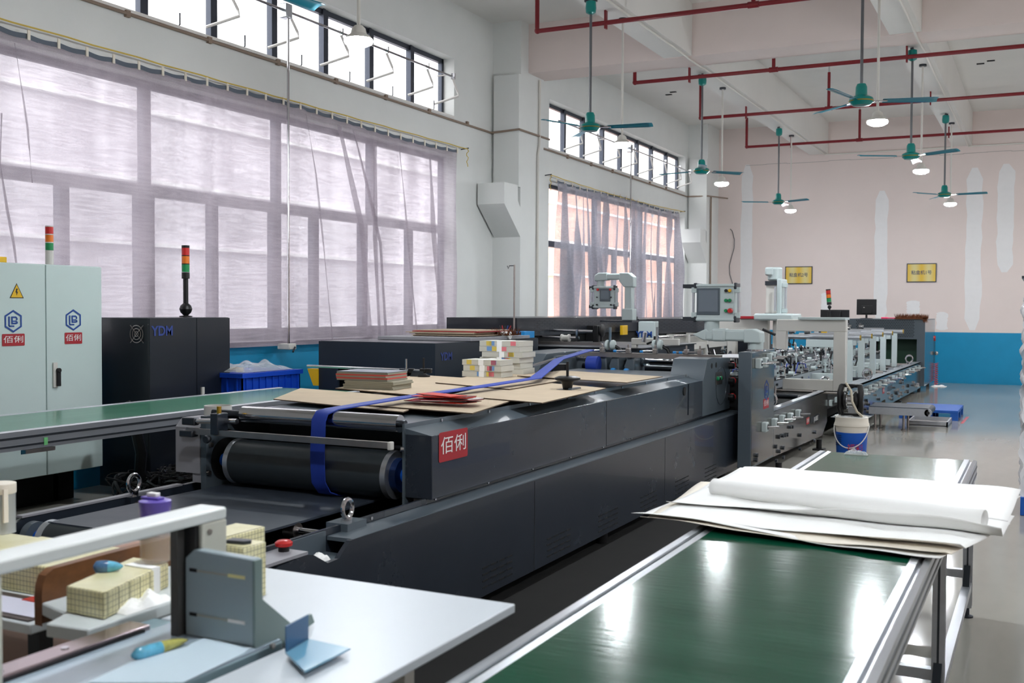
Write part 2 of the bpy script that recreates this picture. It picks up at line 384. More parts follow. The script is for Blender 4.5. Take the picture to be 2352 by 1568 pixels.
# windows ----------------------------------------------------------------
def window(n, yy, zz, ups, lows=None, ztr=None):
    t = thing('window_%d' % n, (XL-.2, yy[0], zz[0]), kind='structure')
    X = XL-.2; fw = .035
    mb = MB()
    mb.box(X-.03, X+.03, yy[0], yy[1], zz[0], zz[0]+.05); mb.box(X-.03, X+.03, yy[0], yy[1], zz[1]-.06, zz[1])
    mb.box(X-.03, X+.03, yy[0], yy[0]+.05, zz[0], zz[1]); mb.box(X-.03, X+.03, yy[1]-.05, yy[1], zz[0], zz[1])
    if ztr:
        mb.box(X-.05, X+.05, yy[0], yy[1], ztr-.05, ztr+.05)
        for u in ups: mb.box(X-.04, X+.04, u-.045, u+.045, ztr, zz[1])
        for l, hw in lows: mb.box(X-.04, X+.04, l-hw, l+hw, zz[0], ztr)
        mb.box(X-.03, X+.03, yy[0], yy[1], zz[0], zz[0]+.12)
    else:
        for u in ups:
            mb.box(X-.04, X+.04, u-.04, u+.04, zz[0], zz[1]); mb.box(X+.04, X+.055, u-.07, u-.03, zz[0], zz[1])
    mb.build('window_frame', FRAME, t, smooth=False)
    MB().box(X-.004, X+.004, yy[0], yy[1], zz[0], zz[1]).build('pane', PANE, t, smooth=False)
    MB().box(XL-.24, XL+.012, yy[0]-.02, yy[1]+.0, zz[0]-.03, zz[0]).build('sill', SILL, t, smooth=False)
u1 = [at(p, 100, X=XL-.2).y for p in (326, 486, 625, 743, 848, 942)]
u2 = [at(p, 350, X=XL-.2).y for p in (1293, 1337, 1382, 1423, 1462, 1495, 1529)]
window(2, W1, UZ, u1); window(4, W2, UZ, u2)
window(1, W1, LZ, [at(p, 330, X=XL-.2).y for p in (331, 633, 850)], [(at(p, 600, X=XL-.2).y, h_) for p, h_ in ((142, .05), (330, .1), (487, .05), (630, .07), (720, .05), (832, .06), (938, .05), (1015, .05))], 2.62)
window(3, W2, LZ, [at(p, 480, X=XL-.2).y for p in (1365, 1470)], [(at(p, 600, X=XL-.2).y, h_) for p, h_ in ((1310, .06), (1363, .1), (1410, .05), (1470, .1), (1515, .06))], 2.63)
# ---------------------------------------------------------------- outside
def facade(name, x, y0, y1, zt, m1, m2, lab):
    t = thing(name, (x, (y0+y1)/2, 0), lab, 'building')
    MB().box(x-.3, x, y0, y1, 0, zt).build('facade_wall', m1, t, smooth=False)
    for z in (1.1, 2.55, 3.6, 4.75): MB().box(x, x+.12, y0, y1, z, z+.06).build('ledge', m2, t, smooth=False)
OUTW = mat('outdoor render', (222, 216, 222), .9, var=.1, scale=.5); OUTL = mat('outdoor ledge', (246, 244, 244), .8); OUTO = mat('outdoor orange render', (224, 176, 156), .9, var=.2, scale=.4)
facade('building', -13.5, 2, 24, 5.4, OUTW, OUTL, 'pale building with light ledges seen through the nearer curtains')
facade('building', -13.6, 24.3, 46, 5.4, OUTO, OUTL, 'orange toned building seen through the far curtains')
struct(MB().box(-30, -7.6, -10, 60, -.2, -.05), 'ground', mat('outdoor paving', (170, 168, 165), .9, var=.1), smooth=False)
# ---------------------------------------------------------------- curtains
def curtain(y0, y1, zt, zb, m, folds, amp, seed, lab, hooks, dropr=None):
    r = random.Random(seed); ph = [(r.uniform(.6, 1.8)*folds, r.uniform(0, 6.28), r.uniform(.4, 1)) for _ in range(6)]
    cr = [(r.uniform(0, 1), r.uniform(.006, .016), r.uniform(-.05, .05), r.uniform(.5, 1)) for _ in range(int(folds*1.2))]
    def fn(u, v):
        y = y0+(y1-y0)*u
        uu = u+.006*math.sin(5*v+9*u)
        x = sum(a*math.sin(k*uu*6.283+p+.8*v) for k, p, a in ph)/3*amp
        for c, w_, dr, a in cr:
            d = (u-c-dr*v)/w_
            x += amp*2.2*a*math.exp(-d*d)
        x *= .45+.55*v
        z = zt+(zb-zt)*v
        if v < .001: z -= .012*abs(math.sin(u*PI*hooks))**1.5
        return (XL+.085+x, y+.02*math.sin(7*v+3*u), z - .02*math.sin(3*PI*u))
    t = thing('curtain', (XL+.08, (y0+y1)/2, zb), lab, 'curtain')
    MB().grid(fn, int((y1-y0)*70), 46).build('cloth', m, t, ang=180)
    MB().grid(lambda u, v: (XL+.092+.004*math.sin(60*u), y0+(y1-y0)*u, zt-.02*math.sin(3*PI*u)-.012*abs(math.sin(u*PI*hooks))**1.5+.035-.04*v), int((y1-y0)*30), 2).build('header_tape', HEAD, t, ang=180)
    for i in range(hooks+1):
        y = y0+(y1-y0)*i/hooks; zz = zt-.02*math.sin(3*PI*i/hooks)
        MB().box(XL+.095, XL+.105, y-.012, y+.012, zz-.015, zz+.065).build('hook', PAPER2, t, smooth=False)
    MB().box(XL+.088, XL+.094, y0, y1, zb-.01, zb+.04).build('hem', m, t, smooth=False)
    return t
HEAD = mat('slate header tape', (96, 104, 116), .8)
curtain(5.3, 12.72, 3.665, 1.15, CURT, 9, .018, 5, 'long lilac grey sheer curtain over the nearer window', 26)
curtain(16.02, 22.55, 3.62, 1.0, CURT2, 20, .075, 11, 'grey sheer curtain in deep folds over the far window', 20)
CT = [o for o in bpy.data.objects if o.name == 'curtain'][0]
def fold(pts, w0, w1, n_=1):
    P = [at(x, y, X=XL+.11) for x, y in pts]
    def fn(u, v):
        k = v*(len(P)-1); i = min(int(k), len(P)-2); p = P[i].lerp(P[i+1], k-i); w_ = w0+(w1-w0)*v
        return p+Vector((.006*math.sin(9*v+4*u)+.02*n_, (u-.5)*w_, 0))
    MB().grid(fn, 6, 30).build('overlapping_fold', CURT, CT, ang=180)
fold([(776, 288), (800, 400), (828, 520), (846, 775)], .09, .12); fold([(806, 300), (835, 420), (868, 560), (880, 775)], .05, .07, 2); fold([(852, 322), (852, 540), (862, 775)], .09, .07, 3)
fold([(0, 260), (-4, 380), (12, 480), (28, 560), (46, 700), (60, 800)], .02, .02); fold([(30, 100), (60, 300), (70, 420)], .015, .01); fold([(985, 362), (992, 520), (1015, 770)], .06, .16); fold([(915, 345), (935, 560), (955, 770)], .03, .05)
fold([(700, 262), (722, 400), (740, 560), (760, 780)], .02, .03)
def rope(y0, y1, z, sag, lab):
    pts = [(XL+.1, y0+(y1-y0)*i/30, z-sag*math.sin(PI*i/30)+.004*math.sin(i*2.1)) for i in range(31)]
    t = thing('curtain_rope', (XL+.1, y0, z), lab, 'rope')
    MB().tube(pts, .008, 6).build('rope', YROPE, t)
    MB().tube([pts[-1 if y0 < 8 else 0]+Vector((0, 0, 0)) if False else Vector(pts[-1 if y0 < 8 else 0])+Vector((.01*math.sin(i*2), .02*math.sin(i*1.7), -.03*i)) for i in range(9)], .006, 5).build('loose_end', YROPE, t)
    for p in (pts[0], pts[-1]):
        MB().cyl((XL, p[1], p[2]), (XL+.12, p[1], p[2]+.01), .008).build('nail', GUN, t)
rope(5.2, 13.0, 3.745, .01, 'yellow rope holding the nearer curtain'); rope(15.78, 22.95, 3.70, .05, 'yellow rope holding the far curtain')
# ---------------------------------------------------------------- conduits
def pipe(name, pts, r, m, lab, cat='pipe', clips=None, cm=None):
    t = thing(name, pts[0], lab, cat)
    MB().tube(pts, r, 8).build('tube', m, t)
    if clips:
        for c in clips: MB().cb(c, (.03, .05, .06)).build('clip', cm or m, t, smooth=False)
    return t
yy = [4.9+i*1.03 for i in range(9)]
pipe('conduit', [(XL+.02, 4.6, 4.13), (XL+.02, 13.93, 4.10), (XL+.05, 13.92, 4.10)], .016, BROWNC, 'brown conduit running under the nearer high windows', clips=[(XL+.02, y, 4.12) for y in yy])
pipe('conduit', [(XL+.03, 13.86, 4.10), (-6.82, 13.86, 4.12), (-6.815, 14.9, 4.12)], .016, BROWNC, 'brown conduit bent around the nearer column')
pipe('conduit', [(XL+.02, 15.2, 4.12), (XL+.02, 23.4, 4.08), (-6.8, 23.45, 4.08), (-6.6, YB-.1, 4.1)], .016, BROWNC, 'brown conduit running under the far high windows', clips=[(XL+.02, 15.6+i*1.05, 4.11) for i in range(7)])
p0 = at(1246, 186, X=-6.82)
pipe('conduit', [(-6.82, 14.55, 4.95), (-6.82, 14.55, 4.0), (-6.82, 14.5, 3.85), (-6.82, 14.5, .3)], .02, WROD, 'white vertical conduit on the side of the nearer column')
pipe('conduit', [(-6.81, 23.7, 4.1), (-6.81, 23.7, 3.0), (-6.81, 23.72, 1.2)], .018, BROWNC, 'brown vertical conduit on the far corner column')
for X, Y0 in ((-4.42, -2.9), (-1.5, -2.9)):
    pts = [(X, Y0, 4.975), (X, 14.1, 4.975), (X, 14.2, 4.965), (X, 14.82, 4.965), (X, 14.92, 4.975), (X, 24.3, 4.975), (X+.3, 24.38, 4.98), (X+2.6, 24.38, 4.98)]
    pipe('conduit', pts, .016, WROD, 'white conduit along the underside of the %s ceiling beam' % ('left' if X < -3 else 'right'))
pipe('cable', [(-6.55, YB-.02, 3.4)]+[(-6.5+.06*math.sin(i*1.1), YB-.03, 3.35-i*.2) for i in range(8)], .008, GUN, 'thin grey cable dangling on the back wall by the corner column', 'cable')
# ---------------------------------------------------------------- fire pipes
ZP = 4.86
for i, (Y, x0, ups, lab) in enumerate(((11.65, -5.5, (-2.9,), 'nearest red sprinkler pipe crossing below the beams'), (14.91, -5.45, (-3.42, .3), 'second red sprinkler pipe, just behind the cross beam'),
                             (18.15, -5.42, (-3.25, -.2), 'third red sprinkler pipe from the camera'), (21.75, -5.52, (-3.3, -.3), 'farthest red sprinkler pipe, near the back wall'))):
    t = thing('sprinkler_pipe', (x0, Y, ZP), lab, 'pipe', 'red sprinkler pipes')
    MB().tube([(x0, Y, 5.45), (x0, Y, ZP+.03), (x0+.03, Y, ZP), (7.4, Y, ZP)], .027, 10).build('main_pipe', REDP, t)
    MB().cyl((x0, Y, 5.40), (x0, Y, 5.56), .014).build('sprinkler_head', CHROME, t)
    MB().sphere((x0+.005, Y, ZP+.005), .038).build('elbow', REDP, t)
    for u in ups:
        b = MB().cyl((u, Y, ZP), (u, Y, 5.45), .024).cyl((u-.06, Y, ZP), (u+.06, Y, ZP), .036).build('riser', REDP, t)
        MB().cyl((u, Y, 5.44), (u, Y, 5.56), .014).build('sprinkler_head', CHROME, t)
    for X in (-4.62, -1.68, 1.5):
        MB().box(X-.01, X+.01, Y-.03, Y+.03, ZP-.07, 5.0).build('bracket', REDP, t, smooth=False)
# ---------------------------------------------------------------- ceiling fans
def proj(v):
    c = RM.transposed() @ (Vector(v)-Vector((0, 0, H))); return CX+FPX*c.x/-c.z, CY-FPX*c.y/-c.z
def make_fan(loc, zh=3.6):
    x, y = loc; t = thing('ceiling_fan', (x, y, zh))
    MB().cyl((x, y, zh+.1), (x, y, 5.1), .015, n=10).build('rod', ROD, t)
    MB().lathe([(.02, 0), (.055, .02), (.06, .07), (.055, .14), (.03, .15)], (x, y, 4.84)).build('canopy', TEAL, t)
    MB().box(x-.07, x+.07, y-.02, y+.02, 4.98, 5.0).build('ceiling_bracket', GUN, t, smooth=False)
    m = MB().lathe([(.03, -.05), (.08, -.045), (.108, -.02), (.116, .0), (.108, .025), (.07, .045), (.056, .05), (.053, .13), (.04, .16), (.02, .165)], (x, y, zh), n=32).build('motor', TEAL, t)
    MB().lathe([(.114, -.006), (.119, 0), (.114, .006)], (x, y, zh-.004), n=32).build('gilt_band', BRASS, m)
    for k in range(3):
        a = k*2*PI/3; R = Matrix.Rotation(a, 3, 'Z'); tw = math.radians(-12)
        mb = MB()
        def bl(u, v, s=0):
            r = .2+u*.5; wd = (.045+.02*u) if u < .97 else .055; ww = (v-.5)*2*wd
            p = Vector((r, ww*math.cos(tw), -.005+ww*math.sin(tw)-.012*(1-(2*v-1)**2)*-1)); return R @ p+Vector((x, y, zh))
        mb.grid(bl, 10, 6)
        b = mb.build('blade', TEALB, t, solid=.004)
        MB().box(x+.1, x+.24, y-.02, y+.02, zh-.012, zh-.004, R, (x, y, zh-.008)).build('blade_iron', CHROME, b)
    return t
FANS = [(-4.56, 11.05, [(1489, 270), (1250, 267), (1312, 315)], 'nearest fully visible ceiling fan on the left beam'), (-4.56, 15.35, [(1692, 394), (1608, 366)], 'ceiling fan in the middle of the left beam row'),
        (-4.56, 20.4, [(1855, 452), (1706, 462)], 'farthest ceiling fan of the left beam row'), (-1.62, 10.75, [(2150, 213), (1918, 195), (1885, 245)], 'large teal ceiling fan, nearest of the right beam row'),
        (-1.62, 15.0, [(2196, 325), (1972, 360), (2095, 374)], 'ceiling fan in the middle of the right beam row'), (-1.62, 20.25, [(2263, 441), (2101, 437)], 'farthest ceiling fan of the right beam row, beside the back wall')]
zf = {0: 3.6, 1: 3.645, 2: 3.63, 3: 3.57, 4: 3.52, 5: 3.51}
fan0 = None
for i, (x, y, tip, lab) in enumerate(FANS):
    lab = 'teal three-blade '+lab if 'teal' not in lab else 'three-blade '+lab
    if fan0 is None: f = fan0 = make_fan((x, y)); f['label'] = lab; f['category'] = 'ceiling fan'; f['group'] = 'teal ceiling fans'
    else: f = dup(fan0, (x, y, 3.6), lab)
    zz_ = 3.56 if i in (0, 3) else 3.58
    f.location.z = zz_
    def cost(a):
        T = [proj((x+.7*math.cos(math.radians(a+k*120)), y+.7*math.sin(math.radians(a+k*120)), zz_)) for k in range(3)]
        return sum(min((p[0]-q[0])**2+((p[1]-q[1])*2)**2 for p in T) for q in tip)
    best = min(range(120), key=cost)
    f.rotation_euler = (0, 0, math.radians(best))
q0 = (-4.56, 5.3, 3.6)
dup(fan0, q0, 'teal fan blade poking in at the top edge in front of the high windows', math.radians(min(range(120), key=lambda a: min((lambda p: abs(p[0]-735)+abs(p[1]-8))(proj((q0[0]+.7*math.cos(math.radians(a+k*120)), q0[1]+.7*math.sin(math.radians(a+k*120)), 3.6))) for k in range(3)))))
# ---------------------------------------------------------------- pendant lamps
def make_lamp(x, y, z=3.52):
    t = thing('pendant_lamp', (x, y, z))
    MB().cyl((x, y, z+.08), (x, y, 4.99), .014, n=10).build('stem', WROD, t)
    MB().cyl((x, y, 4.97), (x, y, 5.0), .05).build('ceiling_plate', GUN, t)
    MB().lathe([(.03, .1), (.05, .08), (.06, .04), (.09, .02), (.104, .0)], (x, y, z)).build('housing', WROD, t)
    MB().lathe([(.1, 0), (.108, -.012), (.1, -.03), (.06, -.05), (.01, -.056)], (x, y, z)).build('glowing_lens', LAMP, t)
    return t
l0 = make_lamp(-4.56, 12.05); tag(l0, 'glowing pendant lamp on a white stem in front of the far high windows', 'pendant lamp', 'pendant lamps on the beams')
for x, y, z, lab in ((-4.56, 6.58, 3.55, 'glowing pendant lamp in front of the nearer high windows'), (-4.56, 16.45, 3.53, 'glowing pendant lamp by the left fan, in front of the corner column'), (-4.56, 21.5, 3.47, 'farthest glowing pendant lamp of the left beam'),
                  (-1.6, 11.72, 3.45, 'glowing pendant lamp nearest the camera on the right beam'), (-1.6, 16.1, 3.43, 'middle glowing pendant lamp of the right beam'), (-1.6, 21.3, 3.45, 'farthest glowing pendant lamp of the right beam'),
                  (-1.6, 6.1, 3.5, 'pendant lamp above the frame on the right beam'),
                  (-1.6, 1.8, 3.5, 'unseen pendant lamp added overhead near the camera'), (1.5, 1.8, 3.5, 'unseen pendant lamp added right of the camera'), (1.5, 6.9, 3.5, 'nearer unseen pendant lamp added on the third beam'), (1.5, 11.8, 3.5, 'second unseen pendant lamp added on the third beam'), (1.5, 16.1, 3.5, 'third unseen pendant lamp added on the third beam'), (1.5, 21.3, 3.5, 'last unseen pendant lamp added on the third beam'),  # lamps out of view, added to brighten the room and the foreground tables
                  (4.5, 4, 3.5, 'nearer unseen pendant lamp added on the fourth beam'), (4.5, 9.5, 3.5, 'second unseen pendant lamp added on the fourth beam'), (4.5, 15, 3.5, 'third unseen pendant lamp added on the fourth beam'), (4.5, 20.5, 3.5, 'last unseen pendant lamp added on the fourth beam')):  # fourth row is also unseen, added for more light
    dup(l0, (x, y, 3.52), lab)
# ---------------------------------------------------------------- window opening gear
def opener(y0, y1, arms, ypole, lab, xo=.16, zr=4.63):
    X = XL+xo; t = thing('window_opener', (X, ypole, 1.1), lab, 'window opener')
    MB().cyl((X, y0, zr), (X, y1, zr), .014, n=10).build('shaft', STEEL, t)
    for y in arms:
        a = MB().tube([(X, y, zr+.03), (X-.02, y, zr), (X-.03, y+.16, zr-.16), (X-.02, y+.17, zr-.22), (XL-.15, y+.02, zr-.33)], .016, 6).build('arm', SILL, t)
        MB().box(X-.03, X+.02, y-.012, y+.012, zr-.03, zr+.05).build('clamp', STEEL, a, smooth=False)
    MB().box(X-.05, X+.05, ypole-.05, ypole+.05, zr-.08, zr+.07).build('gearbox', ALU, t, bev=.008)
    MB().cyl((X+.03, ypole, zr), (X+.03, ypole, 1.16), .014, n=10).build('crank_pole', STEEL, t)
    MB().box(X-.08, X+.08, ypole-.05, ypole+.07, 1.1, 1.165).build('crank_box', CREAM, t, bev=.01)
    MB().tube([(X+.1, ypole+.02, 1.13), (X+.1, ypole, 1.1), (X+.12, ypole-.04, 1.08)], .01, 6).build('crank_handle', GUN, t)
    for y in (ypole-1.2, y0+.1, y1-.1):
        MB().cyl((XL, y, zr), (X, y, zr), .01).build('wall_bracket', SILL, t)
opener(5.3, 12.45, [u-.15 for u in u1[1:]]+[12.5], at(662, 300, X=XL+.19).y, 'steel window winder with white arms and a long pole, nearer window')
opener(15.95, 23.3, [u-.1 for u in u2]+[23.15], at(1449, 400, X=XL+.19).y, 'steel window winder with white arms and a long pole, far window', zr=4.6)
for i in range(6):
    y = u1[i]+.35 if i < 5 else 12.4
    tag(MB().tube([(XL-.14, y, UZ[0]), (XL-.1, y+.03, UZ[0]+.05), (XL-.1, y+.03, UZ[0]+.16)], .008, 6).build('window_latch', GUN, loc=(XL-.14, y, UZ[0])), 'small dark latch on the nearer high window sill, '+('first from the left', 'second from the left', 'third from the left', 'fourth from the left', 'fifth from the left', 'rightmost')[i], 'latch', 'latches on the nearer high window')
# ---------------------------------------------------------------- signs
def sign(px0, py0, px1, py1, s, lab):
    a = at(px0, py0, Y=YB); b = at(px1, py1, Y=YB); c = (a+b)/2; w_, h_ = b.x-a.x, a.z-b.z
    t = thing('wall_sign', (c.x, YB-.01, b.z), lab, 'sign')
    MB().box(a.x, b.x, YB-.02, YB, b.z, a.z).build('border', GUN, t, smooth=False)
    p = MB().box(a.x+.02, b.x-.02, YB-.024, YB-.004, b.z+.02, a.z-.02).build('panel', SIGNY, t, smooth=False)
    text(s, .098, (c.x-.0, YB-.026, c.z), (1, 0, 0), (0, 0, 1), SIGNB, 'lettering', t, bold=.0008, sx=.95, depth=.002)
def sign_mat():
    m = mat('yellow sign gradient', (214, 186, 84), .4); nt = m.node_tree; b = nt.nodes['Principled BSDF']  # panel colour waves between two yellows
    tc = nt.nodes.new('ShaderNodeTexCoord'); wv = nt.nodes.new('ShaderNodeTexWave'); wv.inputs['Scale'].default_value = 1.1; wv.inputs['Distortion'].default_value = .6; nt.links.new(tc.outputs['Object'], wv.inputs['Vector'])
    rp_ = nt.nodes.new('ShaderNodeValToRGB'); rp_.color_ramp.elements[0].color = (*lin((218, 180, 60)), 1); rp_.color_ramp.elements[1].color = (*lin((214, 200, 136)), 1)
    nt.links.new(wv.outputs['Fac'], rp_.inputs[0]); nt.links.new(rp_.outputs[0], b.inputs['Base Color']); return m
SIGNY = sign_mat(); SIGNB = mat('sign ink', (70, 76, 104), .5)
sign(1804, 612, 1866, 652, '粘盒机2号', 'yellow wall sign reading machine number 2, on the left of the back wall')
sign(2083, 605, 2151, 648, '粘盒机1号', 'yellow wall sign reading machine number 1, on the right of the back wall')
# ================================================================= LEFT SIDE EQUIPMENT
XC = -6.7
def stack_light(root, x, y, z, r, hs, base, tilt=0, stem=None, dark=True):
    """tiered signal light: red, orange, green lenses and a base"""
    s = MB().cyl((x, y, z), (x, y, z+base), r*1.03).build('signal_light', BLACK if dark else CREAM, root)
    zz = z+base
    for n_, m_ in (('green_lens', GREENLN), ('orange_lens', ORANGE), ('red_lens', REDLN)):
        MB().cyl((x, y, zz+.003), (x, y, zz+hs-.003), r).build(n_, m_, s); zz += hs
        MB().cyl((x, y, zz-.004), (x, y, zz+.004), r*1.02).build('divider', BLACK if dark else CREAM, s)
    if dark: MB().cyl((x, y, zz), (x, y, zz+.018), r*1.02).build('top_cap', BLACK, s)
    return s
# white electrical cabinet
t = thing('electrical_cabinet', (XC-.2, 5.6, 0), 'tall pale two-door electrical cabinet with blue hexagon marks', 'cabinet')
MB().box(XC-.42, XC-.02, 4.86, 6.13, .27, 1.86).build('body', CABW, t, bev=.006)
for y0, y1 in ((4.865, 5.592), (5.6, 6.125)):
    d = MB().box(XC-.02, XC, y0, y1, .275, 1.855).build('door', CABW, t, bev=.004)
    cy_ = at(30, 730, X=XC).y if y0 < 5 else at(168, 728, X=XC).y
    hexlogo(d, (XC+.001, cy_, 1.435 if y0 < 5 else 1.44), (0, 1, 0), (0, 0, 1), .083)
    redlabel(d, (XC+.001, cy_, 1.3), (0, 1, 0), (0, 0, 1), .19 if y0 < 5 else .165, .088)
    if y0 > 5:
        hb = MB().box(XC, XC+.012, 5.65, 5.69, .93, 1.12).build('handle_plate', CREAM, d, bev=.003)
        MB().box(XC+.012, XC+.03, 5.675, 5.705, .94, 1.07).cyl((XC, 5.69, 1.06), (XC+.034, 5.69, 1.06), .018).build('handle_lever', BLACK, d, bev=.003)
    else:
        c = at(38, 672, X=XC)
        MB().add([(XC+.002, c.y-.06, c.z-.04), (XC+.002, c.y+.06, c.z-.04), (XC+.002, c.y, c.z+.07)], [(0, 1, 2)]).build('warning_triangle', BLACK, d, smooth=False)
        MB().add([(XC+.003, c.y-.05, c.z-.034), (XC+.003, c.y+.05, c.z-.034), (XC+.003, c.y, c.z+.06)], [(0, 1, 2)]).build('triangle_fill', YEL, d, smooth=False)
        MB().add([(XC+.004, c.y-.006, c.z+.03), (XC+.004, c.y+.008, c.z+.03), (XC+.004, c.y+.0, c.z+.008), (XC+.004, c.y+.01, c.z+.008), (XC+.004, c.y-.002, c.z-.02), (XC+.004, c.y-.004, c.z+.0), (XC+.004, c.y-.012, c.z+.002)], [tuple(range(7))]).build('lightning_mark', BLACK, d, smooth=False)
for y in (4.95, 5.9): MB().box(XC-.35, XC-.3, y, y+.05, 0, .27).build('leg', CREAM, t, smooth=False)
MB().cyl((XC-.2, 5.8, 1.86), (XC-.2, 5.8, 1.875), .03).build('light_foot', CREAM, t)
stack_light(t, XC-.2, 5.8, 1.875, .03, .062, .1, dark=False)
tag(MB().box(XC-.3, XC-.12, 4.9, 5.36, 1.862, 1.905).build('toolbox', YEL, bev=.006), 'yellow case lying on top of the pale cabinet', 'case')
MB().box(-7.15, XC-.3, 4.9, 6.1, 0, .27).build('plinth', VOID, t, smooth=False)
# dark cabinet
yA, yB_ = at(340, 729, X=-6.45).y, at(525, 729, X=-6.45).y
t = thing('dark_cabinet', (-6.75, 6.8, 0), 'near-black cabinet with a fan grille and a signal light on top', 'cabinet')
MB().box(-7.0, -6.45, yA, yB_, .06, 1.455).build('body', NAVY, t, bev=.004)
d1 = MB().box(-6.45, -6.435, yA+.003, yA+.53, .1, 1.45).build('door', NAVY, t, smooth=False)
MB().box(-6.45, -6.435, yA+.536, yB_-.003, .1, 1.45).build('door', NAVY, t, smooth=False)
MB().box(-6.435, -6.42, yA+.58, yA+.61, .6, .86).build('handle_plate', CREAM, t, smooth=False)
MB().box(-6.42, -6.405, yA+.6, yA+.62, .62, .8).build('handle', BLACK, t, smooth=False)
text('YDM', .11, (-6.433, yA+.14, 1.345), (0, 1, 0), (0, 0, 1), mat('dull blue print', (42, 62, 130), .5), 'logo_lettering', t, bold=.003)
mb = MB(); fc = at(316, 767, Y=yA)
for r in (.02, .045, .07): mb.tube([(fc.x+r*math.cos(a*PI/12), yA-.012, fc.z+r*math.sin(a*PI/12)) for a in range(24)], .003, 5, closed=True)
for a in (45, 135, 225, 315):
    q = math.radians(a); mb.cyl((fc.x, yA-.012, fc.z), (fc.x+.1*math.cos(q), yA-.008, fc.z+.1*math.sin(q)), .003, n=6)
mb.build('fan_grille', STEEL2, t)
px_ = (-6.7, at(447, 729, X=-6.6).y)
MB().lathe([(.055, 0), (.055, .01), (.02, .015), (.045, .04), (.055, .07), (.045, .1), (.022, .12), (.022, .34)], (px_[0], px_[1], 1.456)).build('light_stem', BLACK, t)
stack_light(t, px_[0], px_[1], 1.79, .033, .072, .055)
# cables between cabinets
r = random.Random(5)
for i in range(16):
    pts = []; y = r.uniform(5.9, 6.3); x = r.uniform(-6.3, -5.9)
    for k in range(12):
        pts.append((x+k*.16+.1*math.sin(k*.9+i), y+k*.03*i/4+.16*math.sin(k*.7+i*1.7), .03+abs(.18*math.sin(k*.8+i))*(1-k/14)+.02*(i % 3)))
    o = MB().tube(pts, r.choice((.008, .012, .02, .026)), 7).build('cable', BLACK if i % 5 else GUN)
    tag(o, 'black cable in the tangle on the floor beside the dark cabinet', 'cable', 'tangled cables by the dark cabinet')
mb = MB()
for i in range(80):
    c = Vector((r.uniform(-6.4, -5.6), r.uniform(6.0, 6.9), 0)); q = []
    for k in range(27):
        q.append(c+Vector((.16*math.sin(k*.3+i*2), .18*math.cos(k*.27+i), .04+abs(.2*math.sin(k*.2+i*3)))))
    mb.tube(q, r.choice((.006, .009, .014)), 5)
tag(mb.build('cable_heap', BLACK), 'heap of fine black wires on the floor in front of the dark cabinet', 'cables', kind='stuff')
tag(MB().tube([(-6.9, 4.2, .04), (-6.5, 4.9, .04), (-6.0, 5.5, .04), (-5.4, 6.1, .04), (-4.7, 6.6, .04), (-4.4, 7.2, .04)], .045, 10).build('floor_hose', BLACK), 'thick black hose on the floor, curving past the pale cabinet', 'hose')
tag(MB().tube([(-6.35, 6.15, .02), (-6.3, 6.14, .4), (-6.32, 6.1, .62), (-6.38, 6.05, .8)], .045, 10).build('corrugated_hose', BLACK), 'thick black hose rising beside the pale cabinet', 'hose')
# blue crate with plastic bags
def crate(x0, x1, y0, y1, z0, z1, lab):
    t = thing('plastic_crate', ((x0+x1)/2, (y0+y1)/2, z0), lab, 'crate')
    w_ = .012
    MB().box(x0, x1, y0, y0+w_, z0, z1).box(x0, x1, y1-w_, y1, z0, z1).box(x0, x0+w_, y0, y1, z0, z1).box(x1-w_, x1, y0, y1, z0, z1).box(x0, x1, y0, y1, z0, z0+w_).build('walls', CRATE, t, smooth=False)
    mb = MB(); e = .02
    mb.box(x0-e, x1+e, y0-e, y0, z1-.04, z1).box(x0-e, x1+e, y1, y1+e, z1-.04, z1).box(x0-e, x0, y0, y1, z1-.04, z1).box(x1, x1+e, y0, y1, z1-.04, z1)
    mb.build('rim', CRATE, t, smooth=False)
    mb = MB()
    for i in range(9): y = y0+(y1-y0)*(i+.5)/9; mb.box(x1, x1+.012, y-.006, y+.006, z0, z1-.04)
    for i in range(5): x = x0+(x1-x0)*(i+.5)/5; mb.box(x-.006, x+.006, y0-.012, y0, z0, z1-.04)
    mb.build('ribs', CRATE, t, smooth=False)
    return t
crate(-6.75, -6.2, 7.2, 8.0, .56, .97, 'blue ribbed plastic crate behind the green conveyor, topmost of its stack')
crate(-6.75, -6.2, 7.2, 8.0, .12, .53, 'blue plastic crate underneath the topmost one')
tag(MB().box(-6.9, -6.1, 7.1, 8.1, 0, .1).build('pallet', PALB), 'low blue pallet under the plastic crates', 'pallet')
def crumple(c, d, n, amp, seed, name, m, lab, cat):
    r = random.Random(seed); ph = [(r.uniform(3, 11), r.uniform(3, 11), r.uniform(0, 6)) for _ in range(5)]
    def fn(u, v):
        x = (u-.5)*d[0]; y = (v-.5)*d[1]; e = max(0, 1-(2*u-1)**4)*max(0, 1-(2*v-1)**4)
        z = e*(d[2]*.55+sum(math.sin(a*u*2+p)*math.sin(b*v*2+p) for a, b, p in ph)*amp)
        return Vector(c)+Vector((x, y, max(0, z)))
    return tag(MB().grid(fn, n, n).build(name, m, ang=20), lab, cat)
crumple((-6.45, 7.58, .975), (.48, .7, .11), 44, .011, 3, 'plastic_bag', CLEAR, 'clear crumpled plastic bag heaped in the blue crate', 'bag')
tag(MB().tube([(-6.5+.12*math.cos(a*.5), 7.35+.14*math.sin(a*.5), .985) for a in range(10)], .02, 8).build('cord_coil', CARD), 'pale coil of cord lying in the blue crate beside the plastic bag', 'cord')
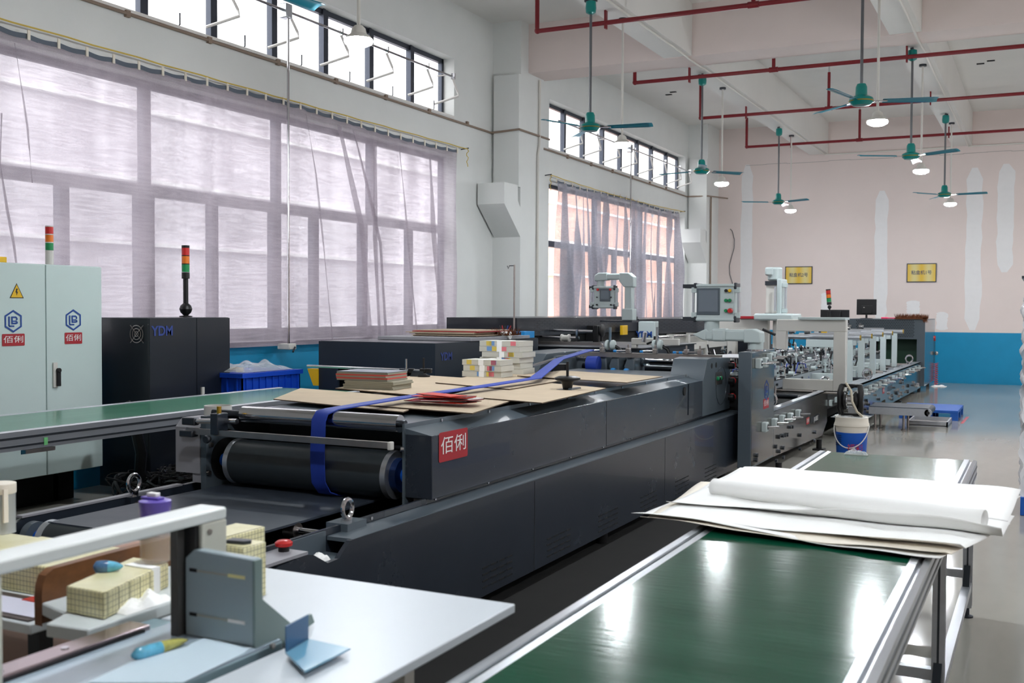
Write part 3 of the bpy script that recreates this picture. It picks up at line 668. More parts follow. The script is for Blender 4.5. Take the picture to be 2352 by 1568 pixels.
# left green conveyor ---------------------------------------------------------
def belt_table(name, x0, x1, y0, y1, z, rw, rh, m, lab, legs, legz=.0, cat='conveyor table', brace=True, xo=.0):
    t = thing(name, ((x0+x1)/2, (y0+y1)/2, 0), lab, cat)
    MB().box(x0+rw*.6, x1-rw*.6, y0, y1, z-.018, z-.004).build('belt', m, t, bev=.004)
    for s, xa, xb in ((-1, x0, x0+rw), (1, x1-rw, x1)):
        b = MB().prism([(xa, z-rh), (xb, z-rh), (xb, z-.012), (xb-.004*0, z-.004), (xb-rw*.3, z), (xb-rw*.36, z-.012), (xb-rw*.5, z-.012), (xb-rw*.56, z), (xa+.003, z), (xa, z-.006)], 'y', y0, y1).build('side_rail', ALU, t, smooth=False)
        xs = x0-.001 if s < 0 else x1+.001
        MB().box(xs-.0015, xs+.0015, y0, y1, z-rh*.42, z-rh*.3).box(xs-.0015, xs+.0015, y0, y1, z-rh*.82, z-rh*.72).build('slot', GUN, b, smooth=False)
    for y, sides in legs:
        for s in sides:
            x = x0+.03 if s < 0 else x1-.03
            l = MB().box(x-.022, x+.022, y-.022, y+.022, .05, z-rh).build('leg', ALU, t, smooth=False)
            MB().box(x-.004, x+.004, y-.023, y+.023, .06, z-rh).box(x-.023, x+.023, y-.004, y+.004, .06, z-rh).build('leg_groove', GUN, l, smooth=False)
            MB().cyl((x, y, 0), (x, y, .05), .012).lathe([(.03, 0), (.03, .008), (.012, .014)], (x, y, 0)).build('levelling_foot', GUN, l)
        if brace and len(sides) == 2: MB().box(x0+.05, x1-.05, y-.02, y+.02, .2, .24).build('cross_brace', ALU, t, smooth=False)
    return t
belt_table('green_conveyor', -5.93, -5.08, 1.9, 7.35, .855, .05, .11, GREEN2, 'long green conveyor with aluminium rails running past the pale cabinet', [(2.3, (-1, 1)), (6.7, (-1, 1))])
tag(MB().prism([(-5.12, .742), (-5.08, .742), (-5.08, .72), (-5.12, .715)], 'y', 4.1, 4.3).build('bracket', STEEL2), 'small steel bracket under the rail of the long green conveyor', 'bracket')
MB()
tag(MB().box(-5.079, -5.076, 4.22, 4.245, .757, .80).build('adhesive_tape', mat('green tape', (110, 190, 120), .5)), 'strip of green tape on the conveyor rail', 'tape')
# black feeder (side machine) -------------------------------------------------
yf = 8.27; xa = at(732, 783, Y=yf).x; xb = -4.9
t = thing('dark_feeder_machine', ((xa+xb)/2, 9.5, 0), 'long dark slate feeder machine behind the press, marked YDM', 'machine')
mb = MB(); mb.box(xa, xb, yf, yf+.03, .98, 1.225); mb.box(xa, xa+.22, yf, yf+.03, .3, .98); mb.box(xb-.25, xb, yf, yf+.03, .3, .98)
mb.build('end_panel', NAVY2, t, smooth=False)
MB().box(xb-.03, xb, yf+.03, 10.45, .3, 1.225).build('side_panel', NAVY2, t, smooth=False)
MB().box(xa, xa+.03, yf+.03, 10.45, .3, 1.225).build('side_panel', NAVY2, t, smooth=False)
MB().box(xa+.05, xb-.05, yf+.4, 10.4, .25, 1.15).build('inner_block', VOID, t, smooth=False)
MB().box(xa+.01, xb-.01, yf+.02, 10.45, 1.222, 1.228).build('top_sheet', GUN, t, smooth=False)
for x, y in ((xa+.1, 8.5), (xb-.1, 8.5), (xa+.1, 10.3), (xb-.1, 10.3)): MB().box(x-.05, x+.05, y-.05, y+.05, 0, .3).build('foot', BLACK, t, smooth=False)
text('YDM', .1, (xb+.002, yf+.2, 1.1), (0, 1, 0), (0, 0, 1), MATS['dull blue print'], 'logo_lettering', t, bold=.003)
tag(MB().prism([(xa-.12, .96), (xa, .96), (xa, .8), (xa-.05, .8)], 'y', yf-.02, yf+.06).build('yellow_guard', YEL), 'yellow corner guard at the near end of the dark feeder', 'guard')
tag(MB().box(xa+.25, xb+.02, 8.9, 10.2, 1.23, 1.262).build('tray_board', GREYL, bev=.003), 'pale grey board lying on top of the dark feeder', 'board')
# cartons stack and brushes on it
cA = at(905, 775, Z=1.27); cB = at(1062, 780, Z=1.27)
for i in range(7):
    r0 = random.Random(i); y0 = 9.2+r0.uniform(-.03, .03)
    tag(MB().box(-5.75+r0.uniform(-.05, .05), -4.98+r0.uniform(-.06, .04), y0, y0+.7, 1.263+i*.009, 1.270+i*.009).build('folded_carton', REDL if i == 5 else CARD), 'flattened %s carton in the stack on the dark feeder, %s' % (('brown', 'red')[i == 5], ('lowest', 'second from the bottom', 'third from the bottom', 'fourth from the bottom', 'fifth from the bottom', 'below the top one', 'topmost')[i]), 'carton', 'flattened cartons on the dark feeder')
def bristles(name, c, d, n, L_, m, lab, cat, seed=1, core=None):
    r = random.Random(seed); mb = MB()
    for i in range(n):
        a = Vector(c)+Vector((r.uniform(-.5, .5)*d[0], r.uniform(-.5, .5)*d[1], 0)); dr = Vector((r.uniform(-1, 1), r.uniform(-.6, .6), r.uniform(.2, 1))).normalized()
        s = Vector((.004, .004, 0)); b = a+dr*L_*r.uniform(.5, 1)
        mb.add([a-s, a+s, b], [(0, 1, 2)]); s = Vector((.004, -.004, 0)); mb.add([a-s, a+s, b], [(0, 1, 2)])
    o = mb.build(name, m, smooth=False); return tag(o, lab, cat)
bristles('straw_brush', (-4.98, 9.75, 1.27), (.3, .3), 260, .1, BRISTLE, 'brown bristly hand brush at the end of the flattened cartons', 'brush', 4)
tag(MB().box(-5.05, -4.92, 10.15, 10.4, 1.23, 1.30).build('small_box', mat('bright blue card', (20, 140, 210), .5), bev=.004), 'small bright blue box on the dark feeder behind the paper bundles', 'box')
# desk things behind: tape gun, cup with pens, paper
CUP = at(1158, 790, Y=10.2)
tag(MB().lathe([(.05, 0), (.052, .09), (.048, .09), (.046, .01)], (CUP.x, CUP.y, 1.23)).build('pen_cup', PAPER2), 'pale cup of pens on the dark feeder', 'cup')
for i in range(5): tag(MB().cyl((CUP.x+.01*i-.02, CUP.y, 1.25), (CUP.x+.03*i-.06, CUP.y+.01*i, 1.36), .006, n=6).build('pen', (BLACK, REDL, BLACK, BLUEL, REDL)[i]), 'pen standing in the pale cup', 'pen', 'pens in the cup')
tag(MB().cyl((at(1122, 780, Y=9.7).x, 9.7, 1.27), (at(1172, 780, Y=9.7).x, 9.7, 1.27), .04).build('paper_roll', PAPER), 'white roll of paper on the dark feeder behind the bundles', 'paper roll')
# upright pole with hook
p = at(1181, 720, Y=10.3)
t = thing('hook_stand', (p.x, 10.3, 1.23), 'thin grey pole with a small hook at the top, in front of the column', 'stand')
MB().cyl((p.x, 10.3, 1.23), (p.x, 10.3, at(1181, 608, Y=10.3).z), .010, n=10).build('pole', STEEL2, t)
zz = at(1181, 610, Y=10.3).z
MB().tube([(p.x, 10.3, zz), (p.x-.06, 10.3, zz), (p.x-.075, 10.3, zz-.03), (p.x-.085, 10.3, zz)], .005, 6).build('hook', GUN, t)
# ================================================================= second black machine with slotted cover
XB = -5.2
t = thing('slotted_machine', (-5.4, 12.5, 0), 'black machine with rows of slots in its upper cover and a pale control box', 'machine')
yS0 = at(1188, 730, X=XB).y; yS1 = at(1465, 738, X=XB+.0).y
MB().box(XB-.9, XB, yS0, yS1, 1.23, 1.44).build('slotted_cover', NAVY, t, bev=.005)
mb = MB()
for r_ in range(7):
    n_ = 20
    for k in range(n_):
        y = yS0+.45+(yS1-yS0-1.1)*(k+(r_ % 2)*.5)/n_; z = 1.405-r_*.022
        mb.box(XB, XB+.002, y, y+(yS1-yS0)*.028, z-.004, z+.003)
mb.build('slot_rows', GUN, t, smooth=False)
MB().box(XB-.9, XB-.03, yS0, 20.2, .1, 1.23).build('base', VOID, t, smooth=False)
MB().box(XB-.02, XB+.2, 12.55, 12.6, 1.1, 1.33).build('bearing_plate', BLACK, t, smooth=False)
y2 = at(1468, 740, X=XB+.5).y
bxa = at(1466, 740, Y=12.9).x; bxb = at(1504, 740, Y=12.9).x
bx = MB().box(bxa, bxb, 12.9, 13.05, .9, at(1480, 738, Y=12.9).z).build('control_box', PGREY, t, bev=.006)
text('YDM', .1, at(1480, 768, Y=12.9)+Vector((0, -.002, 0)), (1, 0, 0), (0, 0, 1), BLUEL, 'logo_lettering', bx, bold=.004, depth=.003)
MB().box(XB-.9, XB+.02, yS1, 20.5, 1.17, 1.40).build('slotted_cover', NAVY, t, bev=.005)
mb = MB()
for r_ in range(6):
    for k in range(24):
        y = yS1+.4+(6.0)*(k+(r_ % 2)*.5)/24; z = 1.37-r_*.024; mb.box(XB+.02, XB+.022, y, y+.17, z-.004, z+.004)
mb.build('slot_rows', GUN, t, smooth=False)
for y in (yS1+.5, yS1+1.3, yS1+2.3):
    MB().box(XB+.0, XB+.35, y, y+.08, .7, 1.16).build('post', CREAM, t, smooth=False)
MB().cyl((XB+.3, yS1, 1.14), (XB+.3, 20, 1.14), .02).build('long_rod', STEEL, t)
MB().box(XB+.25, XB+.33, yS1-.3, yS1+3.6, .92, 1.02).build('cream_rail', CREAM, t, smooth=False)
# feeder front shafts with spools
yq = 11.4
a_ = at(1192, 755, Y=yq); b_ = at(1362, 761, Y=yq)
MB().cyl(a_, b_, .016).build('steel_shaft', STEEL, t)
c_ = at(1165, 771, Y=yq-.2); d_ = at(1330, 776, Y=yq-.2)
MB().cyl(c_, d_, .016).build('steel_shaft', STEEL, t)
def spool(px, py, Y, w_, r0, r1, m, m2):
    c = at(px, py, Y=Y); s = MB().cyl((c.x-w_/2, Y, c.z), (c.x+w_/2, Y, c.z), r0).build('spool', m, t)
    for sx in (-1, 1): MB().cyl((c.x+sx*w_/2-.008, Y, c.z), (c.x+sx*w_/2+.008, Y, c.z), r1).build('flange', m2, s)
spool(1200, 776, yq-.2, .08, .06, .068, BELTB, BLACK); spool(1299, 776, yq-.2, .085, .034, .045, CREAM, CREAM)
c = at(1201, 739, Y=yq+.1); MB().sphere(c, .05).build('white_eye_lamp', WHITE, t); MB().cyl(c, c+Vector((0, -.052, -.01)), .024).build('lamp_socket', BLACK, t)
c = at(1178, 765, Y=yq); MB().box(c.x-.04, c.x+.03, yq-.03, yq+.04, c.z-.12, c.z+.1).build('shaft_bearing', BLACK, t, bev=.01)
c = at(1370, 765, Y=yq); MB().box(c.x-.035, c.x+.035, yq-.03, yq+.04, c.z-.17, c.z+.09).build('shaft_bearing', BLACK, t, bev=.01)
MB().lathe([(.06, 0), (.075, .015), (.075, .03), (.04, .045)], (c.x+.05, yq, c.z+.03), (1, 0, 0)).build('pulley', BLACK, t)
e = at(1240, 787, Y=yq-.3); MB().box(e.x-.3, e.x+.75, yq-.32, yq-.28, e.z-.02, e.z+.02).build('square_bar', STEEL2, t, smooth=False)
c = at(1325, 772, Y=yq-.25); MB().box(c.x-.012, c.x+.012, yq-.26, yq-.24, c.z-.07, c.z+.08).build('flat_post', STEEL, t, smooth=False)
c = at(1240, 742, Y=yq+.3); MB().box(c.x-.01, c.x+.01, yq+.3, yq+.32, c.z-.2, c.z+.04).cyl((c.x, yq+.26, c.z), (c.x, yq+.3, c.z), .03).build('knob_post', GUN, t)
c = at(1433, 757, X=XB+.06); MB().box(c.x-.02, c.x+.02, c.y-.1, c.y+.1, c.z-.07, c.z+.06).build('yellow_tool_holder', YEL, t, bev=.006)
tb = at(1195, 793, Y=10.55); zt_ = tb.z
MB().box(-5.19, tb.x+1.4, 10.55, 12.45, .2, zt_-.012).build('front_table', NAVY2, t, smooth=False)
MB().box(-5.19, tb.x+1.42, 10.52, 12.47, zt_-.012, zt_).build('table_top', GUN, t, smooth=False)
# ================================================================= PRESS CONVEYOR MACHINE (foreground centre)
XO = -2.5
t = thing('press_conveyor', (-3.3, 6.2, 0), 'large dark grey belt press machine with a red label, in the centre', 'machine')
PRS = t
# right lower side panel with notch
z1 = .605
prof = [(2.95, .12), (2.95, .47), (2.975, .53), (3.02, .575), (3.1, z1-.008), (3.27, z1+.0), (3.31, z1-.01), (3.40, .545), (3.47, .548), (3.55, z1), (9.82, z1-.012), (9.82, .1), (3.2, .1)]
lp = MB().prism(prof, 'x', XO-.02, XO).build('lower_side_panel', GREY, t, smooth=False)
mb = MB()
mb.box(XO-.13, XO-.001, 3.57, 9.82, z1-.014, z1+.002)
mb.build('top_flange', GREY2, t, smooth=False)
MB().prism([(2.93, .12), (2.93, .5), (3.0, .575), (3.1, z1+.03), (9.9, z1+.03), (9.9, .12)], 'x', XO-.15, XO-.135).build('inner_side_plate', GREY, t, smooth=False)
MB().box(XO-.14, XO-.001, 3.03, 3.275, z1+.0, z1+.012).build('control_ledge', GREYL, t, smooth=False)
MB().box(XO-.135, XO-.021, 3.28, 3.56, .53, .545).box(XO-.135, XO-.128, 3.28, 3.56, .545, .63).build('notch_tray', GREY2, t, smooth=False)
MB().box(XO-.002, XO+.0005, 9.55, 9.78, .2, .52).build('hatch', GREY, t, smooth=False)
MB().box(XO-.0, XO+.001, 9.83, 9.84, .1, .6).build('edge_strip', BLACK, t, smooth=False)
# seams and vents
mb = MB()
for px, py in ((1228, 1150), (1527, 1080)):
    y = at(px, py, X=XO).y; mb.box(XO-.0005, XO+.0008, y-.003, y+.003, .1, .595)
mb.build('panel_seams', VOID, lp, smooth=False)
for (xa_, ya_, xb_, yb_) in ((1107, 1306, 1181, 1272), (1256, 1238, 1314, 1213), (1374, 1185, 1422, 1165), (1471, 1142, 1511, 1126), (1551, 1106, 1584, 1092), (1619, 1076, 1647, 1065)):
    p = at(xa_, ya_, X=XO); q = at(xb_, yb_, X=XO); n_ = 4; L_ = (q.y-p.y); mb = MB(); zt = (p.z+q.z)/2
    for r_ in range(4):
        for k in range(4):
            y = p.y+L_*k/4+.004; mb.box(XO, XO+.0015, y, y+L_*.17, zt-.0-r_*.033-.004, zt-r_*.033+.004)
            if k < 3: mb.box(XO, XO+.0015, y+L_*.2, y+L_*.215, zt-r_*.033-.003, zt-r_*.033+.003)
    mb.build('vent_slots', VOID, t, smooth=False)
# left lower side frame
XLf = -4.12
MB().prism([(3.15, .1), (3.15, .44), (3.18, .51), (3.24, .565), (3.34, .59), (9.9, z1+.0), (9.9, .1)], 'x', XLf-.03, XLf).build('left_side_panel', GREY, t, smooth=False)
MB().box(XLf-.035, XLf+.005, 3.3, 4.3, .59, .6).build('left_flange', GREYL, t, smooth=False)
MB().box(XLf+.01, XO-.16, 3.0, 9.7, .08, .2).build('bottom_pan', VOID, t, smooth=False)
# feet
for x in (XLf+.02, XO-.08):
    for y in (3.3, 6.5, 9.4): MB().cyl((x, y, 0), (x, y, .12), .04).build('foot', BLACK, t)
# eye bolts
def eyebolt(x, y, z, s=1.0, par=None, ax='x'):
    pts = [(x+(0 if ax == 'x' else .035*s*math.cos(a*PI/8)), y+(.035*s*math.cos(a*PI/8) if ax == 'x' else 0), z+.055*s+.04*s*math.sin(a*PI/8)) for a in range(16)]
    MB().tube(pts, .010*s, 8, closed=True).cyl((x, y, z), (x, y, z+.018*s), .02*s).build('eye_bolt', STEEL, par)
e = at(798, 1205, X=XO-.15); eyebolt(XO-.15, e.y, z1+.03, 1.0, t); MB().box(XO-.21, XO-.1, e.y-.07, e.y+.07, z1-.02, z1+.034).build('lifting_block', GREY2, t, smooth=False)
e = at(308, 1132, X=XLf); eyebolt(XLf-.0, e.y, .59, 1.1, t); MB().box(XLf-.03, XLf+.04, e.y-.06, e.y+.12, .5, .59).build('lifting_block', GREY, t, smooth=False)
for dy in (-.02, .06): MB().cyl((XLf+.04, e.y+dy, .545), (XLf+.046, e.y+dy, .545), .02).build('socket_screw', STEEL2, t)
# emergency stop
c = at(668, 1255, X=XO-.085); c = Vector((XO-.085, 3.235, z1+.012))
b = MB().cyl(c, c+Vector((0, 0, .018)), .021).build('emergency_stop', BLACK, t)
MB().lathe([(.018, .016), (.033, .022), (.034, .034), (.024, .042), (.004, .044)], c, n=28).build('red_mushroom_button', REDB, b)
# lower belt
zb = .59; YN = 3.33; RN = .085
bl = MB(); 
def lb(u, v):
    # v: along, with the nose roller at the near end
    x = -3.98+u*1.2
    return (x, 2.75+v*6.6, zb)
MB().box(-3.95, -2.97, 3.3, 9.4, zb-.01, zb).build('lower_belt', RUBBER, t, smooth=False)
MB().cyl((-3.95, YN, zb-RN), (-2.97, YN, zb-RN), RN, n=40).build('nose_roller', RUBD, t)
for x in (-3.96, -2.985): MB().cyl((x-.012, YN, zb-RN), (x+.025, YN, zb-RN), RN+.002, n=40).build('roller_end_ring', ALU, t)
MB().cyl((-4.09, YN, zb-RN), (-2.7, YN, zb-RN), .032).build('roller_axle', mat('blue axle', (14, 92, 200), .35), t)
MB().cyl((-4.09, YN, zb-RN), (-4.05, YN, zb-RN), .07, n=32).build('bearing_ring', GREY2, t)
cr = at(680, 1218, Z=.55)
MB().cyl((cr.x, cr.y, .55), (-2.65, cr.y, .55), .016).build('tension_rod', STEEL, t)
MB().cyl((cr.x-.05, cr.y, .55), (cr.x+.01, cr.y, .55), .036).build('tension_nut', STEEL2, t)
MB().cyl((-3.2, 4.1, .47), (-2.66, 4.0, .5), .008).build('thin_rod', STEEL2, t)
# upper body ------------------------------------------------------------------
X1 = -2.6; X0 = -2.76; YE = 4.36; zt = .938; zl = .632
ub = MB().box(X0+.012, X1, YE, 9.05, zl, zt).build('upper_side_case', GREY, t, bev=.004)
MB().prism([(X0+.012, zt), (X1-.005, zt+.0), (X0+.012, zt+.028)], 'y', YE+.0, 9.0).build('sloping_top', GREY2, t, smooth=False)
MB().box(X0, X0+.012, YE-.01, 9.2, zl-.05, zt+.05).build('inner_upper_plate', GREY2, t, smooth=False)
MB().box(X0+.02, X0+.1, YE+.06, YE+.18, zl-.045, zl-.0).build('spacer_block', GREYL, t, smooth=False)
MB().box(X0+.02, X0+.1, 9.0, 9.1, zl-.045, zl-.0).build('spacer_block', GREYL, t, smooth=False)
redlabel(t, at(1041, 1021, X=X1)+Vector((.001, 0, 0)), (0, 1, 0), (0, 0, 1), .285, .145)
mb = MB(); y = at(1393, 940, X=X1).y; mb.box(X1, X1+.001, y-.003, y+.003, zl, zt-.005); mb.build('panel_seams', VOID, ub, smooth=False)
# end casing
yE0 = 9.05; yE1 = 9.72
ec = MB().prism([(8.85, zt-.01), (8.98, 1.115), (9.15, 1.125), (yE1, 1.10), (yE1, zl), (8.85, zl)], 'x', X0-.14, X1+.004).build('end_casing', GREY2, t, bev=.003)
e0 = at(1475, 885, X=X1); e1 = at(1610, 955, X=X1)
mb = MB(); ha, hb = at(1582, 893, X=X1+.004), at(1611, 950, X=X1+.004)
MB().box(X1+.003, X1+.0055, ha.y, hb.y, .68, .94).build('hatch', GREY, t, smooth=False)
for px, py, r_ in ((1573, 898, .035), (1635, 840, .024), (1645, 838, .024)):
    c = at(px, py, X=X1+.005); MB().cyl((X1+.0, c.y, c.z), (X1+.006, c.y, c.z), r_).build('round_hole', VOID, t)
c = at(1650, 885, X=X1+.005)
MB().tube([(X1+.005, 9.42+.17*math.cos(a*PI/20), .86+.17*math.sin(a*PI/20)) for a in range(40)], .002, 5, closed=True).build('round_cover', GUN, t)
c = at(1652, 868, X=X1+.01)
pl = MB().box(X1+.008, X1+.011, c.y-.1, c.y+.1, c.z-.055, c.z+.055).build('button_plate', STEEL2, t, smooth=False)
for k in range(4): MB().lathe([(.018, 0), (.018, .014), (.012, .02)], (X1+.011, c.y-.07+k*.045, c.z), (1, 0, 0)).build('push_button', BLACK if k % 2 else GREENB, pl)
for py in (840, 875, 912):
    c = at(1672, py, X=X1); MB().lathe([(.03, 0), (.03, .05), (.02, .055)], (X1, 9.69, c.z), (1, 0, 0)).build('clamp_knob', BLACK, t); MB().lathe([(.02, .0), (.032, .01), (.02, .02)], (X1+.02, 9.75, c.z), (0, 1, 0)).build('red_collar', REDB, t)
# screws along the rim
for i in range(9):
    y = 4.7+i*.52; MB().cyl((X0+.012, y, zt+.038), (X0+.018, y, zt+.038), .008, n=10).build('screw', STEEL, t)
for i in range(11):
    y = 3.9+i*.55; MB().cyl((XO-.135, y, z1+.017), (XO-.13, y, z1+.017), .008, n=10).build('screw', STEEL, t)
# left upper case
yl = YE
MB().prism([(YE-.02, .655), (YE-.02, .9), (YE+.03, .945), (9.6, .945), (9.6, .655)], 'x', -4.2, -4.03).build('left_upper_case', GREYL, t, smooth=False)
MB().box(-4.022, -3.985, YE-.02, 9.6, .55, .965).build('left_inner_plate', GREY2, t, smooth=False)
MB().box(-4.09, -4.03, YE-.01, YE+.05, .605, .655).build('spacer_block', GREYL, t, smooth=False)
MB().cyl((-3.984, YE+.13, .72), (-3.982, YE+.13, .72), .115, n=36).build('axle_hole', VOID, t)
for a in range(6):
    q = a*PI/3+.4; MB().cyl((-3.984, YE+.13+.15*math.cos(q), .72+.15*math.sin(q)), (-3.97, YE+.13+.15*math.cos(q), .72+.15*math.sin(q)), .014, n=6).build('hex_bolt', STEEL2, t)
# drum
YD = 4.46
MB().cyl((-3.86, YD, .72), (-2.86, YD, .72), .118, n=48).build('drum', RUBD, t)
for x in (-3.875, -2.885): MB().cyl((x, YD, .72), (x+.03, YD, .72), .121, n=48).build('drum_end_ring', ALU, t)
MB().cyl((-3.97, YD, .72), (-3.86, YD, .72), .035).build('drum_axle', MATS['blue axle'], t); MB().cyl((-2.86, YD, .72), (-2.775, YD, .72), .035).build('drum_axle', MATS['blue axle'], t)
MB().cyl((-2.87, YD, .72), (-2.82, YD, .72), .085, n=32).build('blue_hub', mat('deep blue hub', (10, 40, 90), .5), t)
MB().cyl((-3.76, YE+.02, .985), (-2.79, YE+.02, .985), .043, n=32).build('steel_roller', STEEL, t)
for x0_, x1_ in ((-3.97, -3.76), (-2.79, -2.76)): MB().cyl((x0_, YE+.02, .985), (x1_, YE+.02, .985), .018).build('roller_journal', GUN, t)
MB().cyl((-3.86, YD+.1, .84), (-2.84, YD+.1, .84), .02).build('idler_rod', GUN, t)
MB().box(-3.98, -2.78, YD+.02, 9.4, .955, .975).build('bed_plate', GREY2, t, smooth=False)
MB().box(-3.98, -2.78, 4.85, 4.87, .62, .95).build('inner_wall', GREY2, t, smooth=False)
# square guide bar with clamps
yb = 4.22
l_ = at(430, 968, Y=yb); r_ = at(893, 1007, Y=yb)
gb = MB().box(l_.x, r_.x, yb-.012, yb+.012, .885, .915).build('guide_bar', STEEL2, t, smooth=False)
MB().box(r_.x, r_.x+.02, yb-.016, yb+.016, .878, .918).build('end_cap', CREAM, gb, bev=.004)
MB().cyl((r_.x, YE-.04, .87), (-2.74, YE-.03, .87), .012).build('bar_pin', STEEL, gb)
MB().cyl((l_.x-.02, yb+.04, .945), (l_.x+.3, yb+.04, .96), .014).build('threaded_rod', STEEL, t)
MB().box(l_.x-.06, l_.x+.03, yb+.02, yb+.06, .925, .965).build('rod_end_block', GUN, t, bev=.006)
MB().box(l_.x-.03, l_.x+.06, yb-.03, yb+.02, .87, .905).build('rod_end_block', GUN, t, bev=.006)
cc = at(497, 950, Y=yb); MB().box(cc.x-.025, cc.x+.025, yb-.02, yb+.06, .89, 1.0).build('clamp_block', GREY, t, bev=.004)
MB().cyl((cc.x, yb+.02, 1.0), (cc.x, yb+.02, 1.035), .012).build('clamp_screw', BRASS, t)
MB().lathe([(.018, 0), (.022, .01), (.015, .03)], (cc.x-.02, yb-.06, .87), (0, 1, 0)).build('clamp_knob', GUN, t)
# belt nose under the roller
# blue strap ------------------------------------------------------------------
xs = at(738, 935, Y=YE-.03).x
def ribbon(pts, wdir, w_, th, name, m, par=None):
    P = [Vector(p) for p in pts]; W = Vector(wdir).normalized()*w_/2; mb = MB(); n = len(P); vs = []
    for i, p in enumerate(P):
        d = (P[min(i+1, n-1)]-P[max(i-1, 0)]).normalized(); Wd = (W-d*W.dot(d)).normalized()*w_/2; nn = Wd.cross(d).normalized()*th/2
        vs += [p-Wd-nn, p+Wd-nn, p+Wd+nn, p-Wd+nn]
    fs = []
    for i in range(n-1):
        for j in range(4): fs.append((i*4+j, i*4+(j+1) % 4, i*4+4+(j+1) % 4, i*4+4+j))
    fs += [(3, 2, 1, 0), (n*4-4, n*4-3, n*4-2, n*4-1)]
    mb.add(vs, fs); return mb.build(name, m, par, ang=50)
def seg(a, b, n): return [Vector(a)+(Vector(b)-Vector(a))*i/n for i in range(n)]
xw = at(1365, 835, Y=9.3)
path = [(xs+.02, YD+.06, .6), (xs+.005, YD-.02, .592), (xs-.01, YD-.09, .615), (xs-.02, YD-.125, .67), (xs-.02, YD-.132, .73), (xs-.017, YD-.14, .79), (xs-.01, YE-.047, .86), (xs-.003, YE-.05, .93), (xs+.0, YE-.052, .985), (xs+.005, YE-.03, 1.022), (xs+.02, YE+.03, 1.036)]
pa = (xs+.02, YE+.03, 1.036); pb = (at(930, 912, Z=1.045)); pc = at(1100, 888, Z=1.05); pd = at(1230, 868, Z=1.06)
path += [pb, (pb+pc)/2, pc, pd, (xw.x-.05, 8.6, 1.10), (xw.x, 9.2, 1.165)]
sb = ribbon(path, (1, 0, 0), .085, .006, 'flat_belt', BELTB)
tag(sb, 'long flat blue belt lying over the cardboard and down around the black drum', 'belt')
# cardboard sheets ------------------------------------------------------------
ZS = 1.002
def sheet(pxs, z, lab, m=CARD, th=.006, name='cardboard_sheet', cat='cardboard', Zs=None, grp='cardboard sheets on the press bed'):
    pts = [at(x, y, Z=z) for x, y in pxs]
    mb = MB().poly(pts, th); mb.mi[:4] = [1]*4; o = mb.build(name, [m, CARDD], smooth=False); return tag(o, lab, cat, grp)
sheet([(628, 918), (925, 948), (1010, 918), (690, 893)], ZS-.005, 'nearest cardboard sheet on the press bed, its front edge over the steel roller')
sheet([(820, 930), (1085, 951), (1180, 920), (960, 905)], ZS+.003, 'cardboard sheet under the red papers')
sheet([(770, 893), (1010, 914), (1170, 876), (960, 862)], ZS+.010, 'cardboard sheet under the magazines')
sheet([(985, 905), (1245, 927), (1392, 893), (1165, 872)], ZS+.010, 'cardboard sheet in the middle of the press bed, right side')
sheet([(1000, 880), (1170, 895), (1330, 868), (1160, 850)], ZS+.018, 'cardboard sheet under the paper bundles')
sheet([(1188, 864), (1440, 880), (1522, 866), (1290, 852)], ZS+.03, 'farthest cardboard sheet, beside the end casing')
# magazines -------------------------------------------------------------------
def slab(c, w_, d_, h_, rot, m, name, lab, cat, grp, m2=None):
    R = Matrix.Rotation(rot, 3, 'Z'); mb = MB(); mb.box(c[0]-w_/2, c[0]+w_/2, c[1]-d_/2, c[1]+d_/2, c[2], c[2]+h_, R)
    if m2: mb.m = 1; mb.box(c[0]-w_/2+.002, c[0]+w_/2+.003, c[1]-d_/2+.002, c[1]+d_/2-.002, c[2]+.002, c[2]+h_-.002, R)
    return tag(mb.build(name, [m, m2] if m2 else m, smooth=False), lab, cat, grp)
MG = mat('grey magazine cover', (120, 128, 138), .3); MR = mat('red magazine spine', (200, 84, 76), .5); MP = mat('dull page edges', (150, 146, 130), .85); MW = mat('pale pamphlet', (196, 184, 160), .8)
c0 = at(845, 893, Z=1.02)
rm = random.Random(8)
for i in range(5):
    slab((c0.x+.0+rm.uniform(-.008, .01), c0.y+.12, 1.019+i*.0105), .36, .27, .0098, .08+rm.uniform(-.03, .03), MP, 'pamphlet', 'pale pamphlet in the lower half of the magazine pile, '+('at the very bottom', 'second from the bottom', 'in the middle', 'fourth from the bottom', 'just under the magazines')[i], 'magazine', 'lower pamphlets of the magazine pile')
for i in range(5):
    slab((c0.x-.06+rm.uniform(-.008, .01), c0.y+.14, 1.072+i*.0105), .38, .27, .0098, .06+rm.uniform(-.03, .03), MR if i in (1, 3) else MP, 'magazine', 'grey edged magazine directly under the open topmost one' if i == 4 else 'magazine with a %s edge in the upper half of the pile, %s' % (('grey', 'red')[i % 2], ('lowest of them', 'second of them', 'third of them', 'fourth of them')[i]), 'magazine', 'upper magazines of the pile' if i < 4 else None)
slab((c0.x-.06, c0.y+.14, 1.125), .38, .27, .005, .06, MG, 'magazine', 'open grey covered magazine lying topmost on the pile', 'magazine', None)
# red papers
c0 = at(1020, 925, Z=1.02)
for i in range(12):
    R = rm.uniform(-.35, .35); z = 1.0275+i*.0035
    slab((c0.x+rm.uniform(-.06, .1), c0.y+rm.uniform(-.05, .05), z), .3+rm.uniform(-.05, .05), .12, .0028, R, (REDL, mat('bright red card', (206, 52, 30), .5) if 'bright red card' not in MATS else MATS['bright red card'], mat('dark red card', (110, 34, 34), .5) if 'dark red card' not in MATS else MATS['dark red card'], WHITE)[i % 4 if i < 11 else 1], 'red_card', 'red printed card in the untidy pile on the near cardboard', 'card', 'red cards on the cardboard')
